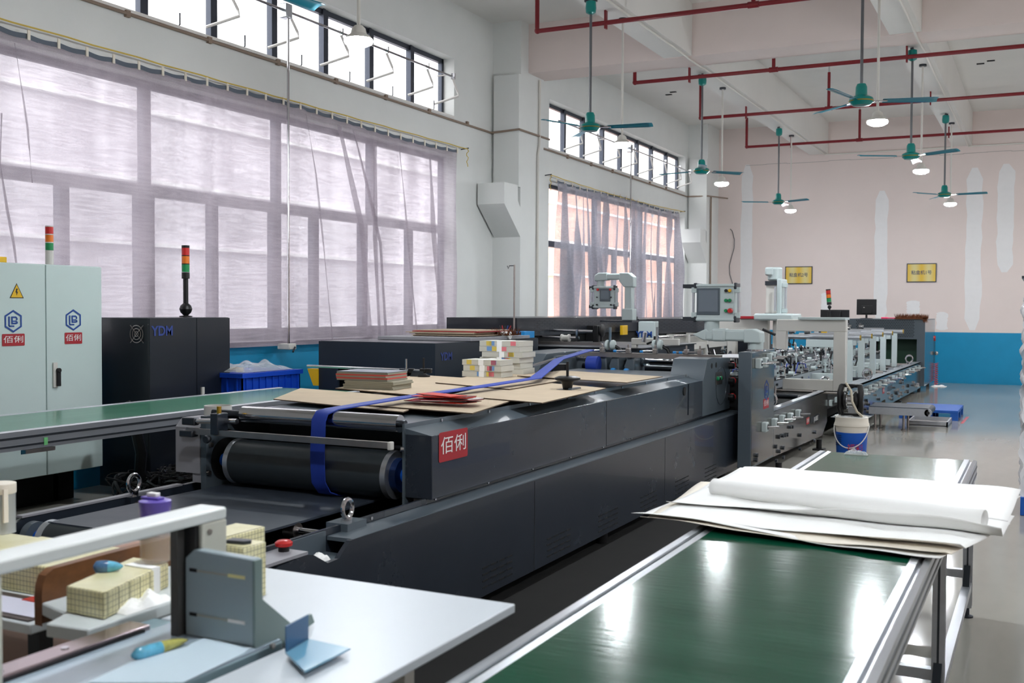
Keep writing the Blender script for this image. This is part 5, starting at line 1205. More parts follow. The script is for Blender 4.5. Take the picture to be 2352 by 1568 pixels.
MB().prism([(e1.x-.12, e1.z-.06), (e1.x-.12, e1.z+.065), (e1.x-.04, e1.z+.068), (e1.x+.03, e1.z+.04), (e1.x+.035, e1.z-.02), (e1.x+.035, e1.z-.06)], 'y', YH-.02, YH+.16).build('corner_elbow', PGREY, ar, bev=.01)
MB().cyl((e1.x-.03, YH+.07, 1.165), (e1.x-.03, YH+.07, e1.z-.03), .07, n=24).build('base_column', PGREY, p1)
MB().cyl((e1.x-.03, YH+.07, 1.165), (e1.x-.03, YH+.07, 1.18), .08, n=24).build('base_flange', STEEL, p1)
# side-on terminal further along
Y3 = 12.7; c = at(1775, 683, Y=Y3)
t5 = thing('control_terminal', (c.x, Y3, c.z-.6), 'pale control panel seen edge-on in front of the yellow number 2 sign', 'control panel')
MB().box(c.x-.08, c.x+.06, Y3-.0, Y3+.3, c.z-.2, c.z+.16).build('ribbed_back', CREAM, t5, smooth=False)
for k in (-1, 1): MB().box(c.x-.09, c.x+.05, Y3-.02, Y3+.3, c.z-.02+k*.19-.025, c.z-.02+k*.19+.025).build('dark_fin', GUN, t5, smooth=False)
MB().box(c.x+.05, c.x+.11, Y3-.03, Y3+.28, c.z-.24, c.z+.22).build('housing', PGREY, t5, bev=.015)
MB().cyl((c.x+.15, Y3+.0, c.z-.16), (c.x+.15, Y3, c.z+.13), .012).cyl((c.x+.04, Y3-.05, c.z-.16), (c.x+.04, Y3-.05, c.z+.13), .012).build('side_handle', ALU, t5)
MB().box(c.x+.11, c.x+.17, Y3-.02, Y3+.03, c.z+.12, c.z+.17).box(c.x+.11, c.x+.17, Y3-.02, Y3+.03, c.z-.18, c.z-.13).build('handle_bracket', PGREY, t5, bev=.004)
MB().cyl((c.x-.0, Y3+.1, c.z+.2), (c.x-.0, Y3+.1, c.z+.36), .085, n=24).box(c.x-.1, c.x, Y3, Y3+.16, c.z+.26, c.z+.36).build('joint_head', PGREY, t5, bev=.02)
bs = at(1785, 728, Y=Y3-.3)
MB().box(bs.x-.25, bs.x+.2, Y3-.4, Y3+.1, bs.z-.04, bs.z+.04).build('base_arm', PGREY, t5, bev=.02)
MB().cyl((bs.x-.02, Y3-.2, 1.1), (bs.x-.02, Y3-.2, bs.z-.04), .05).build('base_column', CREAM, t5)
MB().cyl((bs.x, Y3-1.0, 1.33), (bs.x+.14, Y3-1.0, 1.27), .015).build('black_lever', BLACK, t5)
# small terminal on the far dark machine
Y4 = 11.9; a = at(1362, 657, Y=Y4); b = at(1411, 708, Y=Y4); cx_, cz_ = (a.x+b.x)/2, (a.z+b.z)/2
p3 = panel((cx_, Y4, cz_), b.x-a.x-.02, a.z-b.z-.04, .08, 'control_terminal', 'small pale control panel hanging from a bent arm in front of the far curtain', 0, (.02, .03, .1, .1),
      ((-.07, .09, REDB, .016, .02), (.09, .09, REDB, .013, .02), (-.08, -.09, BLACK, .01, .02), (.1, -.09, BLACK, .01, .02), (-.08, .0, BLACK, .008, .02), (.1, .0, BLACK, .008, .02)), cz_-.2, .07)
e0 = at(1380, 636, Y=Y4+.05); e1 = at(1444, 636, Y=Y4+.05); bt = at(1446, 728, Y=Y4+.05)
ar = MB().cyl((e0.x, Y4+.05, cz_+(a.z-b.z)/2-.03), (e0.x, Y4+.05, e0.z+.02), .045, n=20).build('neck', PGREY, p3)
MB().prism([(e0.x-.06, e0.z-.05), (e0.x-.06, e0.z+.02), (e0.x-.01, e0.z+.05), (e0.x+.1, e0.z+.05), (e0.x+.1, e0.z-.04)], 'y', Y4-.01, Y4+.11).build('corner_elbow', PGREY, ar, bev=.01)
MB().box(e0.x+.08, e1.x-.08, Y4, Y4+.1, e0.z-.035, e0.z+.04).build('swing_arm', PGREY, p3, bev=.015)
MB().prism([(e1.x-.1, e1.z-.05), (e1.x-.1, e1.z+.05), (e1.x+.02, e1.z+.05), (e1.x+.08, e1.z), (e1.x+.08, e1.z-.12), (e1.x-.04, e1.z-.12)], 'y', Y4-.01, Y4+.11).build('corner_elbow', PGREY, p3, bev=.01)
MB().box(e1.x-.035, e1.x+.06, Y4, Y4+.1, bt.z, e1.z-.1).build('vertical_post', PGREY, p3, bev=.012)
MB().box(e1.x-.06, e1.x+.08, Y4-.02, Y4+.12, bt.z-.04, bt.z+.1).build('post_base', PGREY, p3, bev=.01)
MB().box(e1.x-.3, e1.x+.1, Y4-.1, Y4+.15, bt.z-.06, bt.z-.04).build('base_plate', GUN, p3, smooth=False)
tag(MB().box(at(1702, 728, Y=12.6).x, at(1741, 728, Y=12.6).x, 12.5, 12.7, a2.z+.001, a2.z+.03).build('red_folder', REDL), 'dark red folder lying on the rear cream frame', 'folder')
tag(MB().box(at(1887, 760, Y=15).x, at(1900, 760, Y=15).x, 14.96, 15.0, at(1893, 761, Y=15).z-.03, at(1893, 761, Y=15).z+.02).build('orange_tool', YEL), 'small orange tool on the gluing line seen through the cream frame', 'tool')
# blue motor at upright
c = at(1708, 1032, X=-2.42)
mt = thing('gear_motor', (-2.52, 9.95, .2), 'blue gear motor with a clear guard beside the press end', 'motor')
MB().box(-2.6, -2.42, 9.9, 10.0, .24, .42).build('gearbox', mat('deep blue paint', (16, 52, 120), .35), mt, bev=.01)
MB().lathe([(.07, 0), (.08, .01), (.08, .03), (.03, .04)], (-2.42, 9.95, .33), (1, 0, 0)).build('output_flange', STEEL, mt)
MB().box(-2.6, -2.42, 9.9, 10.0, .42, .44).build('top_plate', GREYL, mt, smooth=False)
MB().cyl((-2.5, 9.95, .44), (-2.5, 9.95, .6), .02).box(-2.54, -2.44, 9.93, 9.97, .5, .53).build('valve_stem', BLACK, mt)
MB().box(-2.56, -2.46, 9.92, 9.98, 0, .24).build('bracket', GUN, mt, smooth=False)
# ------------------------------------------------------------ bucket with pump
c = at(1955, 1058, Z=0); bx, by = c.x, c.y
k = thing('paint_bucket', (bx, by, 0), 'white and blue plastic bucket of glue with a wire handle on the floor', 'bucket')
MB().lathe([(.143, 0), (.15, .30), (.16, .36), (.172, .365), (.172, .385), (.165, .40), (.16, .455), (.01, .455)], (bx, by, 0), n=40).build('tub', PAPER2, k)
MB().lathe([(.1455, .06), (.1575, .30)], (bx, by, 0), n=40).build('blue_label', mat('bucket label blue', (16, 88, 190), .4), k, ang=80)
MB().lathe([(.1435, .0), (.1462, .075)], (bx, by, 0.001), n=40).build('dark_band', NAVY, k, ang=80)
mb = MB()
for i in range(8):
    a0 = -2.2; z = .27-i*.017; mb.box(-.07, .0, -.001, .0, z, z+.004)
BL = mb
for i in range(6):
    z = .27-i*.02; pts = [(bx+.158*math.cos(a), by+.158*math.sin(a), z) for a in [math.radians(200+j*8) for j in range(6)]]; MB().tube(pts, .003, 4).build('text_line', NAVY, k)
text('福彩', .08, (bx+.06, by-.153, .15), (1, .35, 0), (0, 0, 1), REDB, 'lettering', k, depth=.004)
MB().tube([(bx+.172*math.cos(a), by+.172*math.sin(a), .37-.22*max(0, math.sin(b_))) for a, b_ in [(-PI*i/18+.0, PI*i/18) for i in range(19)]], .006, 6).build('wire_handle', WHITE, k)
crumple((bx, by, .457), (.36, .36, .02), 14, .006, 8, 'plastic_sheet', CLEAR, 'thin clear plastic under the pump on the bucket lid', 'plastic')
pm = thing('diaphragm_pump', (bx-.01, by, .458), 'black and silver air pump standing on the bucket', 'pump')
for s in (-1, 1):
    MB().lathe([(.05, 0), (.095, .01), (.1, .03), (.08, .05), (.04, .055)], (bx-.01+s*.03, by, .62), (s, 0, 0)).build('chamber_cover', BLACK, pm)
    MB().tube([(bx-.01+s*.09, by-.02, .475), (bx-.01+s*.105, by-.05, .55), (bx-.01+s*.1, by-.06, .62), (bx-.01+s*.105, by-.05, .7), (bx-.01+s*.09, by-.02, .77)], .028, 10).build('manifold_leg', BLACK, pm)
    MB().lathe([(.085, 0), (.09, .008), (.085, .016)], (bx-.01+s*.028, by, .62), (s, 0, 0), 30).build('clamp_ring', CHROME, pm)
MB().box(bx-.12, bx+.1, by-.03, by+.03, .755, .79).build('top_manifold', BLACK, pm, bev=.01)
MB().box(bx-.11, bx+.09, by-.03, by+.03, .458, .49).build('bottom_manifold', BLACK, pm, bev=.01)
MB().cyl((bx-.04, by, .62), (bx+.02, by, .62), .06).build('centre_body', STEEL, pm)
tag(MB().tube([(bx-.06, by-.02, .8), (bx-.0, by-.06, .72), (bx+.02, by-.12, .62), (bx+.07, by-.14, .52), (bx+.12, by-.1, .47)], .012, 8).build('pump_hose', HOSE), 'beige hose running from the pump down to the bucket lid', 'hose')
# mini conveyor, pallet, tray, tape
cz = .3; a = at(2043, 925, Z=cz)
cv = thing('small_conveyor', (-1.7, 14.75, 0), 'low short conveyor sticking out sideways from the gluing line', 'conveyor')
MB().box(-2.02, -1.32, 14.45, 15.1, cz-.02, cz).cyl((-1.32, 14.45, cz-.05), (-1.32, 15.1, cz-.05), .05, n=24).build('belt', RUBBER, cv, ang=60)
MB().box(-2.02, -1.3, 14.42, 14.45, cz-.1, cz-.01).cyl((-1.3, 14.42, cz-.055), (-1.3, 14.45, cz-.055), .046, n=24).build('side_plate', ALU, cv, smooth=False)
MB().cyl((-1.3, 14.41, cz-.055), (-1.3, 14.42, cz-.055), .02).build('axle_cap', BLACK, cv)
for x in (-1.95, -1.6): MB().cyl((x, 14.5, 0), (x, 14.5, cz-.09), .014).lathe([(.03, 0), (.03, .01), (.012, .02)], (x, 14.5, 0)).build('leg', STEEL2, cv); MB().cyl((x, 15.0, 0), (x, 15.0, cz-.02), .014).build('leg', STEEL2, cv)
pl = thing('plastic_pallet', (-1.45, 16.6, 0), 'blue plastic pallet on the floor behind the small conveyor', 'pallet')
MB().box(-1.85, -1.06, 16.1, 17.2, .1, .14).build('deck', PALB, pl, bev=.005)
for x in (-1.84, -1.5, -1.16):
    for y in (16.1, 16.6, 17.1): MB().box(x, x+.1, y, y+.1, 0, .1).build('block', PALB, pl, smooth=False)
tr = thing('steel_tray', (-1.35, 15.4, 0), 'shallow pale tray on the floor in front of the blue pallet', 'tray')
MB().box(-1.62, -1.12, 15.15, 15.85, .01, .02).build('tray_base', STEEL2, tr, smooth=False)
MB().box(-1.62, -1.12, 15.15, 15.17, .0, .07).box(-1.62, -1.12, 15.83, 15.85, .0, .07).box(-1.62, -1.6, 15.15, 15.85, .0, .07).box(-1.14, -1.12, 15.15, 15.85, .0, .07).build('tray_rim', ALU, tr, smooth=False)
p = [at(2206, 972, Z=0), at(2213, 972, Z=0), at(2226, 957, Z=0), at(2219, 957, Z=0)]
tag(MB().poly([(v.x, v.y, .001) for v in p], .001).build('floor_tape', REDB, smooth=False), 'short strip of red tape stuck on the floor', 'tape')
# shrink-wrapped stack at the right edge
wt = thing('wrapped_stack', (.45, 9.6, 0), 'stack wrapped in crinkled stretch film on a blue pallet at the right edge', 'stack')
MB().box(-.14, 1.0, 8.9, 10.1, 0, .14).build('pallet', PALB, wt, bev=.005)
rr = random.Random(4)
def wf(u, v):
    a = u*4; side = int(a) % 4; f = a-int(a); c_ = [(-.13, 8.92), (.98, 8.92), (.98, 10.08), (-.13, 10.08)]
    p_, q_ = c_[side], c_[(side+1) % 4]; x = p_[0]+(q_[0]-p_[0])*f; y = p_[1]+(q_[1]-p_[1])*f
    n = .018*math.sin(23*u*4+7*v)+.014*math.sin(31*v+9*u*4)+.01*math.sin(67*v+40*u)
    return (x+n*(1 if side in (1,) else -1), y+n*.5, .14+v*1.5-.02*math.sin(20*u))
MB().grid(wf, 64, 60).build('film', WRAPM, wt, ang=60)
for i in range(9): MB().box(-.1, .95, 8.96, 10.04, .145+i*.165, .145+i*.165+.16).build('paper_ream_layer', GREYL if i % 2 else PAPER, wt, smooth=False)
MB().box(-.16, 1.0, 8.9, 10.1, 1.79, 1.81).build('top_board', GUN, wt, smooth=False)
MB().box(-.1, .95, 8.96, 10.04, 1.63, 1.79).build('paper_ream_layer', PAPER, wt, smooth=False)
# ================================================================= RIGHT HAND GREEN TABLE
ZT = .79
p1_ = at(985, 1568, Z=ZT); p2_ = at(1900, 1035, Z=ZT); p3_ = at(2262, 1056, Z=ZT); p4_ = at(1975, 1568, Z=ZT)
XTl, XTr, YT1 = -1.075, -.295, 5.88
belt_table('green_conveyor', XTl, XTr, .9, YT1, ZT, .062, .085, GREEN, 'wide green belt table with aluminium rails in the right foreground', [(5.82, (-1, 1)), (4.15, (-1, 1)), (1.6, (-1, 1))])
GT = [o for o in bpy.data.objects if o.get('label', '').startswith('wide green belt table')][0]
for x in (XTl+.03, XTr-.03):
    MB().box(x-.02, x+.02, 1.62, 5.8, .14, .18).build('floor_rail', ALU, GT, smooth=False)
    for y in (4.15, 5.8): MB().prism([(y-.1, .18), (y-.02, .18), (y-.02, .27)], 'x', x-.015, x+.015).build('corner_bracket', GUN, GT, smooth=False)
MB().box(XTl+.05, XTr-.05, 3.6, 3.64, .66, .7).build('under_brace', ALU, GT, smooth=False)
c = at(1970, 1040, Z=ZT+.0)
crumple((c.x, c.y-.05, ZT+.0), (.12, .05, .03), 12, .006, 6, 'plastic_scrap', CLEAR, 'scrap of clear film at the far end of the green table', 'plastic')
# paper sheets over the table
def papersheet(corners, z0, dz, lab, seed, m=PAPER, n=40, name='paper_sheet', curl=0, droop=.12):
    """corners px: near-left, near-right, far-right, far-left"""
    C_ = [at(x, y, Z=z0+dz) for x, y in corners]; k = [3.1, 4.4, 3.6, 2.2]
    def fn(u, v):
        a = C_[0].lerp(C_[1], u); b = C_[3].lerp(C_[2], u); p = a.lerp(b, v)
        over = max(0, p.x-(XTr+.0), XTl-p.x)
        z = p.z+.004*math.sin(k[0]*p.x*6+1)*math.sin(k[1]*p.y*2)+curl*max(0, .1-v)*(math.sin(5*u+seed)+1.2)
        return (p.x, p.y+.006*math.sin(k[2]*u*2), z-droop*over*over*3*(1 if p.x > 0 else .5) + .0*u)
    return tag(MB().grid(fn, n, n).build(name, m, ang=60, solid=.0012), lab, 'paper sheet', 'large paper sheets across the green table')
papersheet([(1450, 1187), (2160, 1288), (2345, 1135), (1700, 1070)], ZT, .006, 'lowest white sheet across the green table, reaching farthest left', 1, curl=.12)
papersheet([(1470, 1195), (2170, 1280), (2300, 1210), (1610, 1100)], ZT, .010, 'second white sheet from the bottom, across the green table', 2, PAPER2, curl=.10)
papersheet([(1500, 1185), (2205, 1265), (2320, 1200), (1640, 1100)], ZT, .014, 'third white sheet across the green table', 3, curl=.1)
papersheet([(1530, 1152), (2300, 1232), (2330, 1180), (1620, 1115)], ZT, .020, 'upper white sheet with a raised left corner', 4, curl=.22)
papersheet([(1625, 1115), (2315, 1195), (2345, 1120), (1710, 1068)], ZT, .022, 'flat white sheet behind the rolled one', 5)
# rolled sheet
a = at(1640, 1110, Z=ZT+.06); b = at(2262, 1186, Z=ZT+.06)
def roll(u, v):
    p = a.lerp(b, u); ax = (b-a).normalized(); side = Vector((0, 0, 1)).cross(ax).normalized()
    ang = -PI/2+v*2.3*PI; r = .043*(1-.12*v)*(1+.12*math.sin(2.5*u)); q = p+side*(-math.cos(ang)*r)+Vector((0, 0, math.sin(ang)*r*.8-.012))
    return q
def rollu(u, v):
    if v < .3:
        p = a.lerp(b, u); ax = (b-a).normalized(); side = Vector((0, 0, 1)).cross(ax).normalized()
        return p+side*(.16*(1-v/.3))+Vector((0, 0, -.012-.035))
    return roll(u, (v-.3)/.7)
tag(MB().grid(rollu, 40, 50).build('rolled_sheet', PAPER, ang=70, solid=.001), 'white paper sheet rolled into a tube across the green table', 'paper roll')
# ================================================================= WHITE TABLE
ZW = .84
q = [at(612, 1303, Z=ZW), at(1190, 1385, Z=ZW)]
yt = q[0].y; xr = -1.125
wt_ = thing('white_table', (-1.6, 1.7, 0), 'white laminate table top between the paper cutter and the green table', 'table')
MB().prism([(-1.97, yt), (xr, yt-.005), (xr, .7), (-1.405, .7), (-1.405, 1.80), (-1.79, 1.80), (-1.79, 2.06), (-1.97, 2.075)], 'z', ZW-.022, ZW).build('table_top', mat('white laminate', (192, 198, 204), .35, var=.02, scale=3), wt_, bev=.003)
for x, y in ((-1.3, 2.05), (-1.93, 2.22), (-1.2, .8), (-1.38, .8)): MB().box(x-.02, x+.02, y-.02, y+.02, 0, ZW-.022).build('leg', CREAM, wt_, smooth=False)
# blue angled sheet
bs_ = thing('blue_steel_guide', (-1.35, 1.75, ZW), 'light blue bent steel plate on the white table beside the cutter', 'guide')
p0, p1q, p2q, p3q = at(805, 1492, Z=ZW+.012), at(706, 1470, Z=ZW+.012), at(655, 1500, Z=ZW+.012), at(700, 1545, Z=ZW+.012)
MB().poly([p0, p1q, p2q, p3q], .004).build('flat_plate', SKYB, bs_, smooth=False)
bl_ = MB().poly([at(655, 1500, Z=ZW+.012), at(706, 1470, Z=ZW+.012), at(706, 1470, Z=ZW+.012)+Vector((0, 0, .055)), at(655, 1500, Z=ZW+.012)+Vector((0, 0, .055))], .003, (1, 0, 0)).build('upturned_edge', mat('mid blue steel', (40, 88, 128), .3), bs_, smooth=False)
# ================================================================= PAPER CUTTER
ZB = .85; XF = -1.43
gc = thing('paper_cutter', (-1.65, 1.4, 0), 'white framed guillotine paper cutter in the left foreground', 'paper cutter')
CRW = mat('off white enamel', (222, 226, 224), .35, var=.02, scale=6, coat=.2); BODY = mat('beige enamel', (200, 200, 188), .4, var=.03, scale=5)
MB().box(-1.79, XF, .9, 1.775, .3, ZB-.025).build('body', BODY, gc, bev=.006)
for y in (.95, 1.65): MB().box(-1.77, XF-.04, y, y+.1, 0, .3).build('leg_panel', BODY, gc, smooth=False)
MB().box(-1.79, XF+.004, .9, 1.78, ZB-.025, ZB-.004).build('bed_edge', mat('blue grey enamel', (120, 144, 152), .4), gc, bev=.003)
MB().box(-1.72, XF+.002, .9, 1.778, ZB-.004, ZB).build('bed_plate', mat('pale blue bed', (176, 192, 204), .25, .3, var=.05, scale=5), gc, smooth=False)
MB().box(-1.78, -1.72, .9, 1.7, ZB-.02, ZB+.012).build('knife_bar', mat('pinkish steel', (170, 154, 158), .22, .9, var=.06, scale=9), gc, bev=.003)
MB().box(-1.72, -1.715, .9, 1.68, ZB-.004, ZB+.006).build('cutting_groove', BLACK, gc, smooth=False)
for y in (1.15, 1.35, 1.5): MB().cyl((-1.75, y, ZB+.012), (-1.75, y, ZB+.014), .008).build('countersunk_screw', STEEL, gc)
# arch
zA = 1.113; xA = -1.592
MB().box(xA-.075, xA, 1.02, 1.798, zA-.026, zA).build('arch_beam', CRW, gc, bev=.005)
MB().box(xA-.075, xA, 1.722, 1.798, ZB, zA-.026).build('arch_leg', BODY, gc, bev=.004)
MB().box(xA-.075, xA, 1.16, 1.236, ZB, zA-.026).build('arch_leg', BODY, gc, bev=.004)
MB().box(xA-.06, xA-.04, 1.69, 1.718, ZB, zA-.026).build('guide_column', mat('dark grey metal', (88, 86, 84), .4, .4), gc, smooth=False)
MB().box(xA-.05, xA-.01, 1.71, 1.7225, ZB, zA-.03).build('guide_slot', BLACK, gc, smooth=False)
MB().cyl((xA, 1.742, zA-.045), (xA+.004, 1.742, zA-.045), .006).build('screw', STEEL2, gc)
# side stop plate
yp = 1.706; xl, xr_ = at(425, 1300, Y=yp).x, at(582, 1300, Y=yp).x
sp = MB().prism([(xl, ZB+.0), (xl, at(425, 1280, Y=yp).z), (at(445, 1261, Y=yp).x, at(445, 1261, Y=yp).z), (xr_, at(582, 1285, Y=yp).z), (xr_, ZB+.0)], 'y', yp, yp+.024).build('side_gauge_plate', mat('blue grey plate', (142, 156, 162), .35, coat=.2), gc, bev=.003)
for py, L2 in ((1306, GRIDP), (1407, WHITE)):
    s0 = at(436, py, Y=yp); s1 = at(563, py+24, Y=yp)
    MB().box(s0.x, s1.x, yp-.001, yp+.0005, s0.z-.004-.0, s0.z+.001).build('slot_strip', mat('slot grey', (150, 150, 140), .5) if 'slot grey' not in MATS else MATS['slot grey'], sp, smooth=False)  # thin grey strip along each slot of the plate
    MB().box(s0.x, s0.x+.02, yp-.0015, yp+.0005, s0.z-.005, s0.z+.002).build('slot_opening', VOID, sp, smooth=False)
    MB().box(s1.x-.045, s1.x, yp-.0015, yp+.0005, s0.z-.005, s0.z+.002).build('slot_opening', L2, sp, smooth=False)
zt0 = at(590, 1285, X=xr_).z
MB().prism([(yp+.0, ZB-.002), (yp+.0, zt0), (yp+.024, zt0), (yp+.024, ZB+.095), (yp+.12, ZB+.018), (yp+.19, ZB+.022), (yp+.2, ZB+.0), (yp+.1, ZB-.02), (yp+.04, ZB-.02)], 'x', xr_-.004, xr_+.004).build('side_gusset', mat('green grey plate', (112, 130, 128), .35, coat=.2), gc, bev=.001)
MB().box(XF, XF+.003, 1.695, 1.775, .45, ZB-.045).build('corner_panel', BODY, gc, smooth=False)
for y, z in ((1.73, ZB-.055), (1.745, ZB-.005)): MB().cyl((XF+.003, y, z), (XF+.009, y, z), .006).build('screw', STEEL2, gc)
# ragged paper and tools on the bed
mb = MB(); rq = random.Random(6)
pts = [at(x, y, Z=ZB+.001) for x, y in ((200, 1568), (300, 1520), (430, 1485), (440, 1478), (476, 1462), (560, 1488), (578, 1487), (560, 1500), (420, 1568))]
tag(MB().poly(pts, .001).build('torn_paper', mat('pale blue paper', (192, 208, 218), .7)), 'torn pale blue paper lying on the cutter bed', 'paper')
def putty(px0, py0, px1, py1, Z, lab, r, m1, m2):
    a = at(px0, py0, Z=Z+r*.8); b = at(px1, py1, Z=Z+r*.7); th = thing('taped_knife', ((a.x+b.x)/2, (a.y+b.y)/2, Z), lab, 'wrapped tool')
    n = 10; P = [a.lerp(b, i/n) for i in range(n+1)]; R_ = [r*(.35+.75*math.sin(PI*min(1, (i/n)*.8+.25))**.7) if i else r*.3 for i in range(n+1)]; R_[-1] = r*.15
    MB().tube(P[:6], R_[:6], 12).build('blue_half', m1, th, ang=60); MB().tube(P[5:], R_[5:], 12).build('yellow_half', m2, th, ang=60)
T1 = mat('shiny blue tape', (96, 176, 206), .2, var=.3, scale=40, coat=.6); T2 = mat('shiny olive tape', (176, 172, 96), .2, var=.25, scale=40, coat=.6); T3 = mat('dark blue tape', (70, 110, 150), .2, var=.4, scale=40, coat=.6)
putty(303, 1506, 430, 1469, ZB, 'blue and yellow taped blade lying on the cutter bed', .013, T1, T2)
# back table of the cutter with goods
ZK = .865
bt_ = [at(105, 1432, Z=ZK), at(150, 1408, Z=ZK), at(420, 1300, Z=ZK), at(440, 1400, Z=ZK), at(240, 1452, Z=ZK)]
kt = thing('rear_table', (-1.9, 1.9, 0), 'white rear table behind the cutter with a brown wooden fence', 'table')
MB().prism([(-1.915, 1.592), (-1.80, 1.604), (-1.80, 2.03), (-1.99, 2.05), (-1.99, 2.3), (-2.058, 2.3), (-2.058, 1.70), (-1.943, 1.666)], 'z', ZK-.03, ZK).build('table_top', mat('worn white board', (198, 204, 204), .45, var=.04, scale=8), kt, bev=.004)
for x, y in ((-1.98, 1.75), (-1.84, 1.75), (-1.84, 2.0), (-2.03, 2.28)): MB().box(x-.015, x+.015, y-.015, y+.015, 0, ZK-.03).build('leg', BLACK, kt, smooth=False)
# arched wooden fence
f0 = at(97, 1436, Z=ZK-.03); Xw = f0.x
fy = lambda px, py: at(px, py, X=-2.06)
prof = []
for px, py in ((97, 1438), (96, 1370), (98, 1345), (105, 1322), (122, 1306), (150, 1298), (230, 1276), (330, 1250), (400, 1232)):
    v = at(px, py, X=-2.06); prof.append((v.y, v.z))
v = at(400, 1300, X=-2.06); prof += [(v.y, ZK-.05), (prof[0][0], ZK-.05)]
tag(MB().prism(prof, 'x', -2.085, -2.06).build('wooden_fence', BROWNW, bev=.002), 'brown curved wooden fence board behind the yellow wrapped box', 'board')
def wbox(n0, n1, n2, Z, h_, lab, m=GRIDM, name='wrapped_box', zt=None):
    """n0 near-left bottom px, n1 near-right corner px, n2 far right px"""
    a, b, c = at(*n0, Z=Z), at(*n1, Z=Z), at(*n2, Z=Z); d = a+(c-b)
    return tag(MB().prism([(a.x, a.y), (b.x, b.y), (c.x, c.y), (d.x, d.y)], 'z', Z, Z+h_).build(name, m, bev=.004), lab, 'box', 'yellow gridded boxes')
wb = wbox((152, 1406), (240, 1423), (388, 1347), ZK+.001, .06, 'yellow gridded box in front of the brown wooden fence')
a = at(240, 1423, Z=ZK); b = at(388, 1347, Z=ZK)
text('福州雪', .014, at(168, 1397, Z=ZK)+Vector((.01, -.0025, .012)), (1, .1, 0), (0, 0, 1), BLACK, 'lettering', wb)
c0 = a.lerp(b, .76)
tag(MB().box(c0.x-.085, c0.x+.004, c0.y-.012, c0.y+.014, ZK+.001, ZK+.0635).build('paper_band', PAPER), 'white paper band around the yellow gridded box', 'band')
putty(214, 1302, 283, 1300, ZK+.062, 'dark blue taped blade resting on the yellow gridded box', .014, T3, T1)
# bottle
bc = at(357, 1292, Z=ZK+.062); bo = thing('drink_bottle', (bc.x, bc.y, ZK+.064), 'clear bottle of tea with a purple cap standing on the yellow box', 'bottle')
gl = film('bottle plastic', (236, 236, 230), .25, .06); tea = film('tea', (182, 136, 84), .42, .1)
zb0 = ZK+.064
MB().lathe([(.03, 0), (.0355, .004), (.037, .07), (.037, .1)], (bc.x, bc.y, zb0), n=32).build('bottle_body', gl, bo)
MB().lathe([(.026, .003), (.0325, .006), (.034, .065), (.0001, .065)], (bc.x, bc.y, zb0), n=32).build('tea', tea, bo)
MB().lathe([(.036, .092), (.037, .094), (.037, .13), (.038, .132), (.038, .15), (.03, .153)], (bc.x, bc.y, zb0), n=32).build('purple_cap', LILAC, bo)
MB().box(bc.x-.036, bc.x+.02, bc.y-.012, bc.y+.012, zb0+.153, zb0+.159).build('flip_lid', LILAC, bo, bev=.002)
MB().box(bc.x-.02, bc.x+.01, bc.y-.008, bc.y+.008, zb0+.159, zb0+.169).build('white_latch', WHITE, bo, bev=.002)
rd = at(395, 1300, Z=ZK+.001); tag(MB().lathe([(.014, 0), (.016, .002), (.016, .05), (.01, .055)], (-1.86, 1.98, ZK+.001)).build('red_tube', REDB), 'small red tube beside the tea bottle', 'tube')
# tissue / cloth
crumple((-1.86, 1.79, ZK+.001), (.11, .15, .03), 16, .006, 12, 'tissue', PAPER, 'crumpled white tissue on the rear table behind the cutter', 'tissue')
# side table far left with boxes and jar
ZL = .80
lt = thing('side_table', (-2.5, 1.9, 0), 'pale side table at the left edge carrying more yellow boxes', 'table')
MB().box(-2.9, -2.12, 1.72, 2.35, ZL-.025, ZL).build('table_top', mat('pale table board', (206, 212, 214), .5), lt, bev=.003)
for x, y in ((-2.85, 1.78), (-2.16, 1.78), (-2.16, 2.3), (-2.85, 2.3)): MB().box(x-.02, x+.02, y-.02, y+.02, 0, ZL-.025).build('leg', BLACK, lt, smooth=False)
def ybox(x0, x1, y0, y1, z0, z1, lab): return tag(MB().box(x0, x1, y0, y1, z0, z1).build('wrapped_box', GRIDM, bev=.004), lab, 'box', 'yellow gridded boxes')
ybox(-2.6, -2.15, 1.9, 2.15, ZL+.001, ZL+.08, 'yellow gridded box behind the arch beam, on the left side table')
ybox(-2.95, -2.55, 1.95, 2.2, ZL+.001, ZL+.06, 'yellow topped box at the left edge under the clear jar')
tag(MB().box(-2.5, -2.1, 2.2, 2.34, ZL+.001, ZL+.05).build('cardboard_box', mat('pink brown card', (172, 140, 126), .8), bev=.003), 'pinkish brown cardboard box behind the wooden fence', 'box')
jc = at(12, 1218, Z=ZL+.125); jr = thing('clear_jar', (jc.x, jc.y, ZL+.122), 'clear cylindrical jar with a white lid at the left edge', 'jar')
jc = at(4, 1222, Z=ZL+.062); jr.location = (jc.x, jc.y, ZL+.062); ORG[jr.name] = Vector(jr.location)
MB().lathe([(.04, 0), (.04, .12)], (jc.x, jc.y, ZL+.062), n=32).build('jar_body', CLEAR, jr); MB().lathe([(.041, .12), (.042, .122), (.042, .15), (.036, .152)], (jc.x, jc.y, ZL+.062), n=32).build('lid', PAPER2, jr)
MB().box(jc.x+.043, jc.x+.05, jc.y-.03, jc.y-.015, ZL+.1, ZL+.2).build('strap', PAPER2, jr, smooth=False)
RN_ = mat('red netting', (150, 84, 70), .8, var=.5, scale=120)
crumple((-2.72, 2.0, ZL+.061), (.16, .07, .03), 12, .005, 5, 'net_bag', RN_, 'red mesh bag at the left edge beside the clear jar', 'bag')
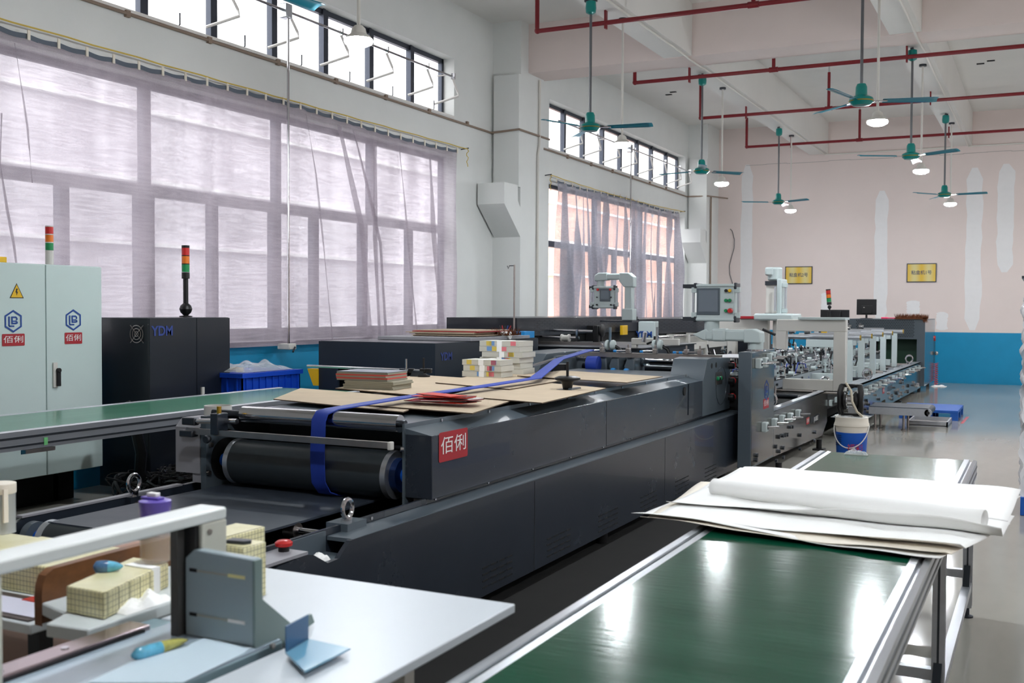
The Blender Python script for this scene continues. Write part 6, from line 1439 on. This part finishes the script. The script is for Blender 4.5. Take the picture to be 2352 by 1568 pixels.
# boxes right behind the cutter plate
ybox(-1.96, -1.86, 2.1, 2.25, ZW+.001, ZW+.122, 'yellow gridded box on the white table, directly behind the arch leg')
ybox(-1.775, -1.70, 1.98, 2.06, ZW+.001, ZW+.135, 'smaller yellow wrapped box just behind the side gauge plate')
tag(MB().prism([(-1.77, 1.99), (-1.72, 2.0), (-1.71, 2.015), (-1.72, 2.03), (-1.77, 2.02)], 'z', ZW+.136, ZW+.144).build('hand_tool', GUN, bev=.001), 'dark metal tool lying on the smaller yellow box', 'tool')
# lower clutter below the arch, brown stool / boxes
ct = at(100, 1460, Z=.6)
tag(MB().box(-2.75, -2.3, 1.75, 2.15, .45, .6).build('cardboard_box', mat('tan carton', (170, 140, 124), .8, var=.05), bev=.01), 'tan carton on the black stand under the rear table', 'box')
bk = thing('black_stand', (-2.5, 1.95, 0), 'black stand under the tan carton at the left', 'stand')
MB().box(-2.72, -2.33, 1.78, 2.12, .38, .449).build('top', BLACK, bk, bev=.01)
for x, y in ((-2.7, 1.8), (-2.36, 1.8), (-2.36, 2.1), (-2.7, 2.1)): MB().box(x-.02, x+.02, y-.02, y+.02, 0, .38).build('leg', BLACK, bk, smooth=False)
sh = thing('printed_sheets', (-2.3, 1.85, ZL), 'white sheet of paper on dark printed sheets beside the wooden fence', 'paper')
MB().box(-2.5, -2.14, 1.73, 1.88, ZL+.001, ZL+.004).build('dark_print', mat('dark print', (70, 60, 58), .5, var=.4, scale=20), sh, smooth=False)
MB().box(-2.4, -2.15, 1.75, 1.85, ZL+.0045, ZL+.006).build('white_sheet', mat('lilac white paper', (216, 216, 232), .6), sh, smooth=False)
MB().box(-2.3, -2.16, 1.84, 1.88, ZL+.0065, ZL+.008).build('red_sheet', REDB, sh, smooth=False)

tag(MB().box(-4.2, -1.12, 1.9, 9.2, 0, .012).build('floor_shade', mat('black shade sheet', (20, 19, 18), .9, var=.2, scale=5), bev=.003), 'black shade sheet on the floor standing in for darkness between the press and the green table', 'shade sheet')  # near-black sheet laid down to stand in for the shade around the press
